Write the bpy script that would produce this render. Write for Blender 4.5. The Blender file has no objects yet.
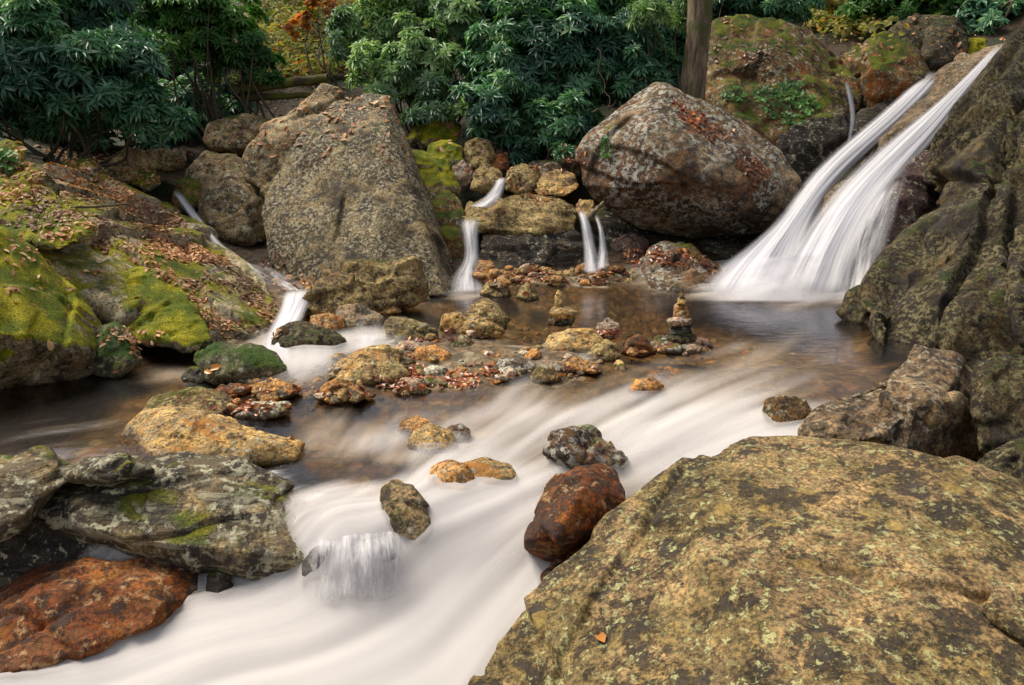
import bpy, bmesh, math, random
import numpy as np
from mathutils import Vector
from mathutils.bvhtree import BVHTree
random.seed(7); rng = np.random.default_rng(7)
sc = bpy.context.scene
COL = sc.collection
# ------------------------------------------------------------------ camera
TH = math.radians(15.0); CZ = 1.6; F = 804.0; CXP, CYP = 512.0, 342.5
cam = bpy.data.cameras.new('camera'); camo = bpy.data.objects.new('camera', cam); COL.objects.link(camo)
cam.sensor_width = 36; cam.lens = F*36/1024; cam.clip_start = .05; cam.clip_end = 500
camo.location = (0, 0, CZ); camo.rotation_euler = (math.radians(90)-TH, 0, 0)
sc.camera = camo
# ------------------------------------------------------------------ light
SUN_EL, SUN_AZ = math.radians(57), math.radians(-62)      # azimuth measured from +Y towards +X
w = bpy.data.worlds.new('World'); sc.world = w; w.use_nodes = True
nt = w.node_tree; bg = nt.nodes['Background']; sky = nt.nodes.new('ShaderNodeTexSky'); sky.sky_type = 'NISHITA'
sky.sun_disc = False; sky.sun_elevation = SUN_EL; sky.sun_rotation = SUN_AZ; sky.air_density = 1.0; sky.dust_density = 3.0
hs = nt.nodes.new('ShaderNodeHueSaturation'); hs.inputs['Saturation'].default_value = .35
nt.links.new(sky.outputs[0], hs.inputs['Color']); nt.links.new(hs.outputs[0], bg.inputs[0]); bg.inputs[1].default_value = .11
sl = bpy.data.lights.new('sun', 'SUN'); sl.energy = 3.0; sl.angle = math.radians(28); sl.color = (1, .90, .74)
so = bpy.data.objects.new('sun', sl); COL.objects.link(so)
sd = Vector((math.sin(SUN_AZ)*math.cos(SUN_EL), math.cos(SUN_AZ)*math.cos(SUN_EL), math.sin(SUN_EL)))
so.rotation_euler = sd.to_track_quat('Z', 'Y').to_euler(); so.location = sd*30
sc.view_settings.view_transform = 'Standard'; sc.view_settings.look = 'None'; sc.view_settings.gamma = 1
sc.view_settings.use_curve_mapping = False; sc.view_settings.exposure = .55
sc.cycles.max_bounces = 6; sc.cycles.transparent_max_bounces = 24; sc.cycles.diffuse_bounces = 3
sc.cycles.glossy_bounces = 3; sc.cycles.use_denoising = True; sc.cycles.caustics_reflective = False
sc.cycles.use_adaptive_sampling = True

# ------------------------------------------------------------------ projection helpers (photo pixel + depth -> point)
s_, c_ = math.sin(TH), math.cos(TH)
def P(px, py, D):
    a = (px-CXP)/F*D; b = -(py-CYP)/F*D
    return np.array((a, D*c_ + b*s_, CZ - D*s_ + b*c_))
def Dz(py, z):                                            # depth at which the ray of row py reaches height z
    return (z-CZ)/(-s_ - (py-CYP)/F*c_)
def G(px, py, z): return P(px, py, Dz(py, z))
# ------------------------------------------------------------------ noise
def _hash(ix, iy, iz, seed):
    h = (ix.astype(np.int64)*374761393 + iy.astype(np.int64)*668265263 + iz.astype(np.int64)*2147483647 + seed*974634777) & 0xffffffff
    h = ((h ^ (h >> 13))*1274126177) & 0xffffffff
    return (h ^ (h >> 16)) & 0xffffffff
def pnoise(p, seed=0):
    p = np.asarray(p, float); i = np.floor(p); f = p-i; i = i.astype(np.int64); u = f*f*f*(f*(f*6-15)+10); r = 0
    for dx in (0, 1):
        for dy in (0, 1):
            for dz in (0, 1):
                h = _hash(i[:, 0]+dx, i[:, 1]+dy, i[:, 2]+dz, seed)
                a = (h & 1023)/1024*2*math.pi; zz = ((h >> 10) & 1023)/512-1; rr = np.sqrt(np.maximum(0, 1-zz*zz))
                g = (f[:, 0]-dx)*np.cos(a)*rr + (f[:, 1]-dy)*np.sin(a)*rr + (f[:, 2]-dz)*zz
                wx = u[:, 0] if dx else 1-u[:, 0]; wy = u[:, 1] if dy else 1-u[:, 1]; wz = u[:, 2] if dz else 1-u[:, 2]
                r = r + g*wx*wy*wz
    return r*1.5
def fbm(p, oct=4, seed=0, gain=.5):
    a = 1; s = 0
    for k in range(oct): s = s + a*pnoise(p*2**k, seed+k); a *= gain
    return s
def sstep(a, b, x):
    t = np.clip((x-a)/(b-a), 0, 1); return t*t*(3-2*t)
class RBF:
    def __init__(s, pts, vals, smooth=.02):
        s.p = np.asarray(pts, float); v = np.asarray(vals, float); n = len(v)
        K = np.linalg.norm(s.p[:, None]-s.p[None], axis=2) - smooth*np.eye(n)*1.0
        Q = np.hstack([np.ones((n, 1)), s.p]); A = np.zeros((n+3, n+3)); A[:n, :n] = K; A[:n, n:] = Q; A[n:, :n] = Q.T
        s.c = np.linalg.solve(A, np.concatenate([v, np.zeros(3)]))
    def __call__(s, x, y):
        q = np.stack([np.ravel(x), np.ravel(y)], 1); out = []
        for k in range(0, len(q), 20000):
            b = q[k:k+20000]; K = np.linalg.norm(b[:, None]-s.p[None], axis=2)
            out.append(K@s.c[:len(s.p)] + s.c[-3] + b@s.c[-2:])
        return np.concatenate(out)
# ------------------------------------------------------------------ object helpers
def tag(o, label=None, cat=None, group=None, kind=None):
    if label: o['label'] = label
    if cat: o['category'] = cat
    if group: o['group'] = group
    if kind: o['kind'] = kind
    return o
def link(name, me, mat, parent=None, loc=None):
    o = bpy.data.objects.new(name, me); COL.objects.link(o)
    if mat: me.materials.append(mat)
    if parent: o.parent = parent
    if loc is not None: o.location = loc
    return o
def mesh_np(name, V, Q, attrs={}, uv=None, smooth=True):
    V = np.asarray(V, np.float32); Q = np.asarray(Q, np.int32); n = Q.shape[1]
    me = bpy.data.meshes.new(name); me.vertices.add(len(V)); me.vertices.foreach_set('co', V.ravel())
    me.loops.add(Q.size); me.loops.foreach_set('vertex_index', Q.ravel())
    me.polygons.add(len(Q)); me.polygons.foreach_set('loop_start', np.arange(0, Q.size, n, dtype=np.int32))
    me.polygons.foreach_set('loop_total', np.full(len(Q), n, np.int32))
    if smooth: me.polygons.foreach_set('use_smooth', np.ones(len(Q), bool))
    me.update(calc_edges=True)
    for k, v in attrs.items():
        v = np.asarray(v, np.float32)
        if v.ndim == 1: a = me.attributes.new(k, 'FLOAT', 'POINT'); a.data.foreach_set('value', v)
        else: a = me.attributes.new(k, 'FLOAT_VECTOR', 'POINT'); a.data.foreach_set('vector', v.ravel())
    me.validate(); return me
def grid_quads(nu, nv):
    i = np.arange((nu-1)*(nv-1)); r = i//(nu-1); c = i % (nu-1); a = r*nu+c
    return np.stack([a, a+1, a+nu+1, a+nu], 1)
def empty(name, loc):
    o = bpy.data.objects.new(name, None); COL.objects.link(o); o.location = loc; o.empty_display_size = .1; return o
# ------------------------------------------------------------------ node helpers
class NB:
    def __init__(s, name):
        s.m = bpy.data.materials.new(name); s.m.use_nodes = True; s.t = s.m.node_tree; s.t.nodes.clear()
        s.out = s.n('ShaderNodeOutputMaterial'); s.pos = s.n('ShaderNodeNewGeometry')
    def n(s, k, **kw):
        x = s.t.nodes.new(k)
        for a, b in kw.items(): setattr(x, a, b)
        return x
    def l(s, a, b):
        s.t.links.new(a, b)
    def put(s, sock, v):
        if isinstance(v, (int, float)): sock.default_value = v
        elif isinstance(v, (tuple, list)): sock.default_value = tuple(v)+((1,) if len(v) == 3 and len(sock.default_value) == 4 else ())
        else: s.l(v, sock)
    def math(s, op, a, b=0., c=0.):
        x = s.n('ShaderNodeMath', operation=op); s.put(x.inputs[0], a); s.put(x.inputs[1], b); s.put(x.inputs[2], c); return x.outputs[0]
    def ramp(s, v, a, b, lo=0., hi=1.):
        x = s.n('ShaderNodeMapRange', interpolation_type='SMOOTHSTEP'); s.put(x.inputs[0], v)
        for i, q in enumerate((a, b, lo, hi)): s.put(x.inputs[i+1], q)
        return x.outputs[0]
    def mix(s, f, a, b, mode='MIX'):
        x = s.n('ShaderNodeMix', data_type='RGBA', blend_type=mode); s.put(x.inputs[0], f); s.put(x.inputs[6], a); s.put(x.inputs[7], b); return x.outputs[2]
    def vscale(s, v, sc_, rot=(0, 0, 0)):
        x = s.n('ShaderNodeMapping'); s.put(x.inputs[0], v); x.inputs['Scale'].default_value = sc_; x.inputs['Rotation'].default_value = rot; return x.outputs[0]
    def noise(s, v, scale, detail=5, rough=.55, dist=0.):
        x = s.n('ShaderNodeTexNoise'); s.put(x.inputs['Vector'], v); x.inputs['Scale'].default_value = scale
        x.inputs['Detail'].default_value = detail; x.inputs['Roughness'].default_value = rough; x.inputs['Distortion'].default_value = dist
        return x.outputs['Fac']
    def voro(s, v, scale, feat='F1', out='Distance', rnd=1.):
        x = s.n('ShaderNodeTexVoronoi', feature=feat); s.put(x.inputs['Vector'], v); x.inputs['Scale'].default_value = scale
        x.inputs['Randomness'].default_value = rnd; return x.outputs[out]
    def attr(s, name, out='Fac'):
        x = s.n('ShaderNodeAttribute', attribute_name=name); return x.outputs[out]
    def bump(s, h, dist, strength=1., nrm=None):
        x = s.n('ShaderNodeBump'); s.put(x.inputs['Height'], h); x.inputs['Distance'].default_value = dist; x.inputs['Strength'].default_value = strength
        if nrm is not None: s.l(nrm, x.inputs['Normal'])
        return x.outputs[0]
    def bsdf(s, col, rough, nrm=None, spec=.4, **kw):
        x = s.n('ShaderNodeBsdfPrincipled'); s.put(x.inputs['Base Color'], col); s.put(x.inputs['Roughness'], rough)
        s.put(x.inputs['Specular IOR Level'], spec)
        if nrm is not None: s.l(nrm, x.inputs['Normal'])
        for a, b in kw.items(): s.put(x.inputs[a], b)
        return x.outputs[0]
    def done(s, sh): s.l(sh, s.out.inputs[0]); return s.m

def rock_mat(name, a, b, dark=(.035, .03, .028), dk=.5, lichen=(.42, .40, .30), li=.4, moss=0., mosscol=(.12, .13, .012), gold=0.,
             strata=.0, srot=(0, .5, 0), ls=1., lichsz=6., moss_side=.55, fine=1., stain=0., staincol=(.25, .09, .03), crack=0., dsc=9., bmp=.022):
    B = NB(name); p = B.pos.outputs['Position']; nz = B.n('ShaderNodeSeparateXYZ'); B.l(B.pos.outputs['Normal'], nz.inputs[0]); nz = nz.outputs[2]
    big = B.noise(p, 1.3*ls, 4, .6, .6); col = B.mix(B.ramp(big, .44, .57), a, b); v0 = B.ramp(B.noise(p, 3.1*ls, 4, .6), .38, .62); col = B.mix(1., col, B.mix(v0, (.70, .68, .66), (1.22, 1.20, 1.15)), 'MULTIPLY')
    mid = B.noise(p, 7*ls, 6, .65, .4)
    col = B.mix(B.ramp(mid, .42, .60, .0, .8), col, B.mix(1., col, (1.45, 1.38, 1.25), 'MULTIPLY'))
    gr = B.noise(p, 55, 4, .75); col = B.mix(1., col, B.mix(B.ramp(gr, .40, .60), (.50, .50, .50), (1.40, 1.38, 1.32)), 'MULTIPLY')
    h = B.math('MULTIPLY', mid, .6)
    if strata:
        sv = B.vscale(p, (.9, .9, 10), srot); sn = B.noise(sv, 2.4, 5, .6, .5)
        col = B.mix(B.ramp(sn, .43, .49, strata, 0.), col, B.mix(.5, dark, b)); col = B.mix(B.ramp(sn, .53, .60, 0., strata*.55), col, lichen)
        h = B.math('ADD', h, B.math('MULTIPLY', sn, 1.6*strata))
    if stain:
        st = B.noise(B.vscale(p, (1, 1, .6)), 2.1*ls, 5, .7, 1.); col = B.mix(B.ramp(st, .6-.25*stain, .75-.2*stain, 0, .9), col, staincol)
    # dark crusts
    d1 = B.noise(p, dsc*ls, 8, .78, .3); lo = .565-.09*dk; dm = B.ramp(B.math('ADD', d1, B.math('MULTIPLY', B.math('SUBTRACT', B.noise(p, 2.3*ls, 3), .5), .25)), lo-.01, lo+.06)
    col = B.mix(B.math('MULTIPLY', dm, .82), col, dark)
    # pale lichen flecks and rings
    l1 = B.noise(p, lichsz*2.6*ls, 7, .75, .2); l2 = B.noise(p, 1.9*ls, 3, .6); lm = B.math('MULTIPLY', B.ramp(l1, .565-.08*li, .60-.08*li), B.ramp(l2, .36, .52))
    col = B.mix(B.math('MULTIPLY', lm, .85), col, lichen)
    vp = B.n('ShaderNodeVectorMath', operation='ADD'); B.l(p, vp.inputs[0])
    wob = B.n('ShaderNodeTexNoise'); B.l(p, wob.inputs['Vector']); wob.inputs['Scale'].default_value = 14
    ws = B.n('ShaderNodeVectorMath', operation='SCALE'); B.l(wob.outputs['Color'], ws.inputs[0]); ws.inputs['Scale'].default_value = .05; B.l(ws.outputs[0], vp.inputs[1])
    v1 = B.voro(vp.outputs[0], lichsz*1.0); sp = B.math('MULTIPLY', B.ramp(v1, .24, .30, 1., 0.), B.ramp(B.noise(p, 2.6, 3), .5, .6))
    if gold: col = B.mix(B.math('MULTIPLY', sp, gold), col, (.40, .30, .12))
    # cracks
    if crack:
        cv = B.math('ABSOLUTE', B.math('SUBTRACT', B.noise(B.vscale(p, (1, 1, 1.8), (.4, .5, .2)), 1.1*ls, 5, .5, .4), .5)); cm = B.math('MULTIPLY', B.ramp(cv, .0, .007, 1., 0.), B.ramp(B.noise(p, 2.1*ls, 2), .50, .56))
        col = B.mix(B.math('MULTIPLY', cm, crack), col, (.02, .017, .014)); h = B.math('SUBTRACT', h, B.math('MULTIPLY', cm, 1.2))
    h = B.math('ADD', h, B.math('ADD', B.math('MULTIPLY', gr, .16*fine), B.math('SUBTRACT', B.math('MULTIPLY', lm, .10), B.math('MULTIPLY', dm, .12))))
    rough = .82
    if moss:
        mn = B.noise(p, 2.4, 5, .65, .3); q = B.math('ADD', B.math('MULTIPLY', nz, moss_side), B.math('ADD', mn, moss*.6))
        mm = B.ramp(q, 1.08, 1.22); fz = B.noise(p, 90, 3, .8)
        mc = B.mix(B.ramp(B.noise(p, 5, 4), .35, .65), mosscol, (mosscol[0]*.35, mosscol[1]*.5, mosscol[2]*.8))
        mc = B.mix(1., mc, B.mix(B.ramp(fz, .3, .7), (.4, .4, .4), (1.7, 1.7, 1.5)), 'MULTIPLY')
        col = B.mix(mm, col, mc); h = B.math('ADD', h, B.math('MULTIPLY', mm, B.math('ADD', .35, B.math('MULTIPLY', fz, .5))))
    hs = B.n('ShaderNodeHueSaturation'); hs.inputs['Saturation'].default_value = 1.1; hs.inputs['Value'].default_value = .88; B.l(col, hs.inputs['Color']); gm = B.n('ShaderNodeGamma'); gm.inputs[1].default_value = 1.14; B.l(hs.outputs[0], gm.inputs[0]); col = B.mix(1., gm.outputs[0], (1.32, 1.32, 1.32), 'MULTIPLY')
    wet = B.attr('wet'); col = B.mix(wet, col, B.mix(1., col, (.42, .38, .33), 'MULTIPLY'))
    rg = B.ramp(wet, 0., 1., rough, .22)
    return B.done(B.bsdf(col, rg, B.bump(h, bmp, 1.), .3))

M = {}
M['fg'] = rock_mat('tan_lichen_rock', (.155, .122, .068), (.235, .178, .112), dk=.60, li=.34, gold=.6, dsc=5., bmp=.024, moss=.30, mosscol=(.13, .13, .02), lichen=(.42, .40, .22), moss_side=.25, ls=1.5, lichsz=6)
M['grey'] = rock_mat('grey_speckled_rock', (.13, .108, .07), (.20, .165, .108), dk=.78, li=.7, lichen=(.44, .40, .30), moss=.50, mosscol=(.13, .15, .02), moss_side=.25, ls=1.3, lichsz=9, dsc=6.)
M['pale'] = rock_mat('pale_brown_rock', (.22, .17, .11), (.30, .245, .17), dk=.45, li=.4, moss=.15)
M['browngrey'] = rock_mat('brown_grey_rock', (.12, .08, .052), (.21, .17, .125), dk=.62, li=.75, lichen=(.42, .41, .36), stain=.45, staincol=(.16, .075, .04), moss=.30, moss_side=.4)
M['darkl'] = rock_mat('dark_lichen_rock', (.034, .026, .016), (.095, .072, .042), dk=1.0, li=.95, bmp=.045, lichen=(.20, .175, .10), dsc=4.5, moss=.2, mosscol=(.09, .10, .02), lichsz=8, ls=1.2)
M['mossy'] = rock_mat('moss_covered_rock', (.20, .17, .12), (.30, .27, .20), dk=.45, li=.4, moss=.85, mosscol=(.30, .27, .012), moss_side=.5)
M['slab'] = rock_mat('pale_slab_rock', (.30, .25, .18), (.42, .37, .29), dk=.40, li=.5, moss=.68, mosscol=(.24, .22, .015), strata=.3, srot=(.3, .5, 0), moss_side=.3)
M['mossbrown'] = rock_mat('mossy_brown_rock', (.14, .095, .05), (.21, .15, .08), dk=.55, li=.4, moss=.45, mosscol=(.14, .15, .02), stain=.4)
M['wetshade'] = rock_mat('dark_wet_and_shade_rock', (.035, .03, .027), (.08, .065, .055), dk=.6, li=.1, moss=.15, strata=.3)  # near-black of wet rock, also shade painted into the lower left hollow
M['ledge'] = rock_mat('speckled_ledge_rock', (.14, .10, .065), (.25, .195, .135), dk=.55, li=.6, lichen=(.38, .33, .25), strata=.3, ls=1.6)
M['purple'] = rock_mat('purple_wet_rock', (.10, .07, .07), (.16, .11, .10), dk=.5, li=.2)
M['rust'] = rock_mat('rusty_red_rock', (.12, .045, .02), (.19, .085, .038), dk=.68, li=.12, lichen=(.4, .27, .16), stain=.3, staincol=(.27, .13, .03), strata=.25, srot=(.8, .9, 0))
M['tan'] = rock_mat('tan_river_rock', (.34, .24, .12), (.44, .33, .18), dk=.22, li=.3, strata=.3, srot=(.2, .3, 0), stain=.35, staincol=(.38, .18, .06), ls=2)
M['orange'] = rock_mat('orange_river_rock', (.36, .21, .10), (.42, .27, .15), dk=.25, li=.25, ls=2, stain=.4)
M['striped'] = rock_mat('striped_dark_rock', (.055, .047, .036), (.22, .175, .11), dk=.6, li=.55, moss=.42, mosscol=(.19, .18, .03), strata=.8, srot=(.15, .42, 0), moss_side=.35)
M['sidestripe'] = rock_mat('side_striped_rock', (.19, .15, .10), (.26, .22, .12), dk=.3, li=.2, strata=.7, srot=(0, 1.3, 0), ls=2)
M['brownmoss'] = rock_mat('brown_rock_with_moss_cap', (.12, .075, .035), (.20, .13, .06), dk=.5, li=.3, moss=.16, mosscol=(.16, .17, .02), moss_side=.35, ls=2)
M['green'] = rock_mat('green_moss_rock', (.10, .10, .06), (.14, .13, .09), dk=.5, li=.25, moss=.75, mosscol=(.07, .11, .02), moss_side=.3)
M['yellowgrey'] = rock_mat('yellow_lichen_rock', (.19, .14, .08), (.30, .235, .14), dk=.55, li=.7, lichen=(.45, .38, .19), moss=.12, stain=.4, staincol=(.13, .07, .035), ls=1.8)
M['pinkish'] = rock_mat('pinkish_rock', (.34, .25, .20), (.45, .37, .32), dk=.25, li=.4, ls=2.5)
M['whitish'] = rock_mat('whitish_rock', (.36, .35, .30), (.48, .46, .40), dk=.35, li=.3, ls=2.5)

# ------------------------------------------------------------------ stream surface: level, whiteness and flow lines
WP = [(460, 292, 0), (600, 286, 0), (720, 288, 0), (850, 300, 0), (860, 338, 0), (930, 360, 0), (960, 400, 0), (700, 335, 0), (560, 300, 0), (480, 310, 0), (640, 325, 0), (780, 320, 0),
      (400, 300, 0), (1000, 330, 0), (560, 318, -.01), (740, 350, -.01), (830, 352, -.01), (860, 385, -.02),
      (760, 375, -.04), (810, 395, -.06), (660, 372, -.06), (600, 395, -.10), (700, 405, -.11), (740, 430, -.16), (790, 445, -.17),
      (500, 345, -.04), (520, 372, -.07), (450, 395, -.10), (420, 430, -.15), (520, 430, -.16), (600, 445, -.18), (660, 460, -.20), (450, 480, -.20), (540, 482, -.23), (640, 500, -.26),
      (50, 400, -.10), (200, 400, -.10), (0, 450, -.12), (100, 430, -.1), (300, 420, -.13), (330, 460, -.17), (290, 495, -.2), (300, 518, -.22), (325, 520, -.23), (60, 462, -.12), (-30, 470, -.13), (60, 480, -.12), (-60, 480, -.12), (150, 484, -.15), (100, 470, -.12), (20, 465, -.12), (280, 470, -.17), (375, 515, -.23), (-100, 430, -.1),
      (300, 372, -.06), (350, 360, -.03), (400, 330, 0), (150, 380, -.09), (270, 385, -.08),
      (270, 575, -.52), (310, 580, -.46), (180, 575, -.57), (60, 582, -.6), (0, 590, -.62), (-100, 590, -.63), (328, 543, -.27), (380, 538, -.26), (430, 535, -.27), (480, 528, -.28), (540, 540, -.34), (600, 545, -.36),
      (340, 592, -.46), (390, 592, -.47), (440, 585, -.45), (490, 572, -.42), (550, 590, -.46), (600, 600, -.48),
      (300, 610, -.54), (200, 610, -.58), (100, 640, -.62), (0, 665, -.65), (200, 685, -.66), (400, 685, -.66), (480, 650, -.60), (300, 650, -.62), (-150, 700, -.7), (500, 720, -.7), (100, 760, -.8), (500, 800, -.85), (-300, 640, -.7)]
wpts = [G(*q)[:2] for q in WP]; WL = RBF(wpts, [q[2] for q in WP], .01)
FP = [(60, 455, .1), (95, 460, .0), (20, 460, .0), (130, 465, .0), (60, 475, 0), (0, 480, 0), (120, 485, 0), (465, 290, .7), (440, 300, .1), (490, 300, .1), (520, 290, 0), (600, 286, 0), (560, 300, 0), (480, 310, 0), (640, 320, 0), (720, 300, .3), (740, 298, .7), (800, 298, .8), (840, 298, .6), (700, 278, .8), (730, 276, 1), (800, 280, 1), (850, 282, .8), (790, 290, .9), (780, 306, .35), (850, 306, .15), (730, 293, .8), (780, 330, .2), (820, 340, .2), (870, 330, .0), (930, 360, 0), (880, 380, .0), (900, 400, 0),
      (700, 340, .15), (760, 352, .4), (830, 352, .2), (820, 375, .3), (740, 372, .45), (690, 368, .35), (790, 400, .45), (700, 390, .5), (770, 425, .75), (650, 380, .35), (600, 385, .35), (640, 410, .55), (700, 425, .8), (740, 445, .9), (620, 430, .75), (680, 455, .85), (560, 395, .4), (500, 345, .45), (530, 350, .5), (510, 372, .5), (460, 400, .25), (420, 400, .1), (390, 405, .1),
      (520, 415, .62), (560, 430, .62), (470, 425, .5), (400, 430, .45), (350, 410, .3), (320, 430, .42), (480, 450, .6), (430, 470, .62), (380, 460, .62), (340, 450, .52), (520, 480, .65), (600, 470, .55), (640, 480, .8), (480, 500, .7), (360, 490, .45), (310, 500, .25), (330, 525, .3), (450, 525, .8), (345, 535, .05), (325, 540, .0), (360, 528, .15), (395, 530, .1), (330, 560, -.5), (350, 560, -.5), (375, 560, -.4), (392, 552, -.3), (315, 565, -.4),
      (335, 592, .6), (345, 582, .35), (370, 582, .45), (400, 570, .7), (430, 560, .95), (500, 540, .95), (540, 530, .7), (580, 545, .45), (600, 530, .35), (560, 575, .6), (520, 590, .95), (450, 600, 1), (350, 600, .9), (300, 600, .6), (250, 590, .55), (210, 600, .5), (150, 625, .8), (60, 650, .9), (0, 668, .9), (250, 640, 1), (350, 650, 1), (450, 650, 1), (200, 685, .95), (400, 690, 1), (500, 640, .9), (300, 760, 1), (0, 760, .9), (-200, 700, .9),
      (0, 400, 0), (60, 395, 0), (110, 395, .05), (140, 372, .45), (170, 371, .5), (190, 373, .4), (215, 365, 0), (180, 360, 0), (120, 365, 0), (150, 395, .05), (90, 415, .1), (50, 425, .35), (100, 420, .35), (0, 440, .3), (0, 460, .0), (0, 560, 0), (100, 560, 0), (-100, 560, 0), (250, 560, .1), (100, 445, .05), (200, 395, .05), (250, 400, .05), (290, 410, .15), (275, 362, .9), (300, 372, .95), (330, 350, .9), (370, 340, .6), (340, 380, .5), (300, 392, .25), (270, 350, .9), (360, 325, .2), (-100, 420, .2), (400, 320, .2), (450, 330, .2), (430, 302, 0)]
FOAM = RBF([G(q[0], q[1], float(WL(*G(q[0], q[1], -.1)[:2])[0]))[:2] for q in FP], [q[2] for q in FP], .01)
SL = [(0, [(950, 420), (850, 415), (770, 440), (700, 480), (640, 545), (560, 610), (500, 690), (450, 760)]),
      (1, [(860, 345), (800, 370), (700, 410), (640, 450), (560, 510), (520, 570), (430, 640), (250, 700), (0, 760)]),
      (2, [(780, 300), (740, 350), (620, 390), (540, 440), (480, 510), (440, 560), (340, 620), (200, 660), (0, 700)]),
      (3, [(600, 300), (520, 350), (480, 410), (420, 450), (400, 500), (385, 545), (370, 595), (250, 625), (80, 655), (-100, 690)]),
      (3.7, [(400, 320), (380, 400), (360, 440), (340, 500), (335, 545), (330, 595), (230, 610), (100, 640), (-100, 665)]),
      (4.6, [(300, 330), (320, 385), (280, 400), (150, 430), (0, 460), (-150, 480)]),
      (5.6, [(230, 370), (180, 372), (140, 385), (90, 415), (-50, 440)])]
sp_, sv_ = [], []
for v, pl in SL:
    for x, y in pl:
        sp_.append(G(x, y, float(WL(*G(x, y, -.15)[:2])[0]))[:2]); sv_.append(v)
PSI = RBF(sp_, sv_, .05)
# ------------------------------------------------------------------ ground
GP = [(0, 3, -.95), (-1, 3, -.95), (-2.5, 3, -1.0), (-4, 2.5, -1.1), (0, 2, -1.05), (-2, 1, -1.2), (0, 0, -1.1), (2, 0, -.6), (1.2, 2.6, -.8), (2.5, 2.5, -.5), (-3, 0, -1.2), (-6, 2, -.6), (-8, 2, .5),
      (0, 4, -.36), (-1, 4, -.36), (1, 4, -.36), (-2.5, 4, -.45), (2, 4.2, -.25), (3, 4, 0), (-4, 4.5, -.4), (-5, 4.3, -.4), (0, 3.6, -.42), (-1, 3.6, -.42),
      (0, 5, -.17), (-1.2, 5, -.2), (1, 5, -.18), (2, 5, -.15), (3.2, 5, -.05), (-3, 5.2, -.28), (-4.5, 5, -.2), (1, 4.5, -.24), (-.8, 4.5, -.23), (2.7, 5.6, -.2),
      (-.8, 5.35, .0), (-1.1, 5.25, -.03), (-.5, 5.65, .03), (-.2, 5.8, .02), (-.95, 5.6, .0), (.35, 5.65, .01), (.1, 5.4, -.04), (.55, 5.75, .0), (-1.2, 6, .0), (-1.6, 5.1, -.06), (.6, 5.4, -.08), (1.2, 5.8, -.12), (2, 5.7, -.1), (-.3, 6.1, -.0), (0.3, 5.95, -.02),
      (0, 6.6, -.28), (1, 6.5, -.35), (2, 6.5, -.4), (3, 6.8, -.4), (1.5, 7.6, -.4), (2.5, 8, -.3), (0, 7.6, -.2), (-.7, 7.2, -.12),
      (0, 8.15, .02), (1, 8.15, .02), (.5, 9, .2), (0, 9.5, .4), (0, 10.5, .9), (1.5, 10.5, .9), (3, 10, .3), (3.3, 9.2, -.1), (5, 10, .9), (6, 11, 1.9), (7.5, 11, 2.5), (5, 8, .4), (6, 7, .6), (6, 5, .6), (6, 3, .5), (9, 8, 2.6), (9, 4, 1.6),
      (-1.5, 7.6, .0), (-2, 7, .0), (-2.5, 8, .15), (-3, 9.5, .5), (-4, 8, .6), (-3.4, 7, .25), (-4.5, 6.7, .5), (-5, 8, 1.1), (-6, 6, .9), (-6, 9, 1.5), (-8, 8, 2), (-3.2, 6, -.05), (-4.2, 5.7, .0), (-8, 5, 1.6),
      (-6, 12, 1.6), (-3, 12, 1.35), (0, 12, 1.3), (3, 12, 1.5), (6, 13, 2.5), (-6, 16, 3.2), (0, 16, 3.0), (6, 16, 3.6), (0, 25, 7.5), (-12, 25, 8.5), (12, 25, 8.5), (0, 40, 15), (-25, 40, 18), (25, 40, 18), (-12, 12, 4), (12, 12, 4.5), (-14, 0, 4), (14, 0, 4), (0, -6, -1.), (-14, -6, 3), (14, -6, 3), (8, 0, 1.4)]
GR = RBF([q[:2] for q in GP], [q[2] for q in GP], .05)
def ground_z(x, y):
    x = np.ravel(x); y = np.ravel(y); p = np.stack([x, y, 0*x], 1)
    return GR(x, y) + .035*fbm(p*2.2, 4, 3)+.12*sstep(9, 14, y)*fbm(p*.8, 4, 9)
def sheet(xs, ys):
    X, Y = np.meshgrid(xs, ys); return X.ravel(), Y.ravel(), grid_quads(len(xs), len(ys))
def axis(parts): return np.unique(np.concatenate([np.linspace(*q) for q in parts]))
gx, gy, gq = sheet(axis([(-25, -6, 60), (-6, 6, 400), (6, 25, 60)]), axis([(-6, 2, 20), (2, 9.5, 300), (9.5, 16, 90), (16, 42, 60)]))
gz = ground_z(gx, gy)
B = NB('leaf_strewn_ground'); p = B.pos.outputs['Position']
pw = B.n('ShaderNodeVectorMath', operation='ADD'); wn = B.n('ShaderNodeTexNoise'); B.l(p, wn.inputs['Vector']); wn.inputs['Scale'].default_value = 5; wn.inputs['Detail'].default_value = 4
wv = B.n('ShaderNodeVectorMath', operation='SCALE'); B.l(wn.outputs['Color'], wv.inputs[0]); wv.inputs['Scale'].default_value = .22; B.l(p, pw.inputs[0]); B.l(wv.outputs[0], pw.inputs[1])
v = B.n('ShaderNodeTexVoronoi'); B.l(pw.outputs[0], v.inputs['Vector']); v.inputs['Scale'].default_value = 11
cr = B.n('ShaderNodeValToRGB'); B.l(v.outputs['Color'], cr.inputs[0]); e = cr.color_ramp.elements; e[0].color = (.16, .10, .04, 1); e[1].color = (.48, .36, .17, 1)
for t, c in ((.35, (.2, .13, .06)), (.6, (.26, .14, .06)), (.8, (.30, .27, .2))): q = e.new(t); q.color = c+(1,)
peb = B.mix(B.ramp(v.outputs['Distance'], .35, .75, 0., .75), B.mix(B.ramp(B.noise(p, 2.2, 4), .4, .6, .2, .8), cr.outputs[0], (.17, .12, .06)), (.045, .035, .022))
v2 = B.n('ShaderNodeTexVoronoi'); B.l(p, v2.inputs['Vector']); v2.inputs['Scale'].default_value = 22
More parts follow.
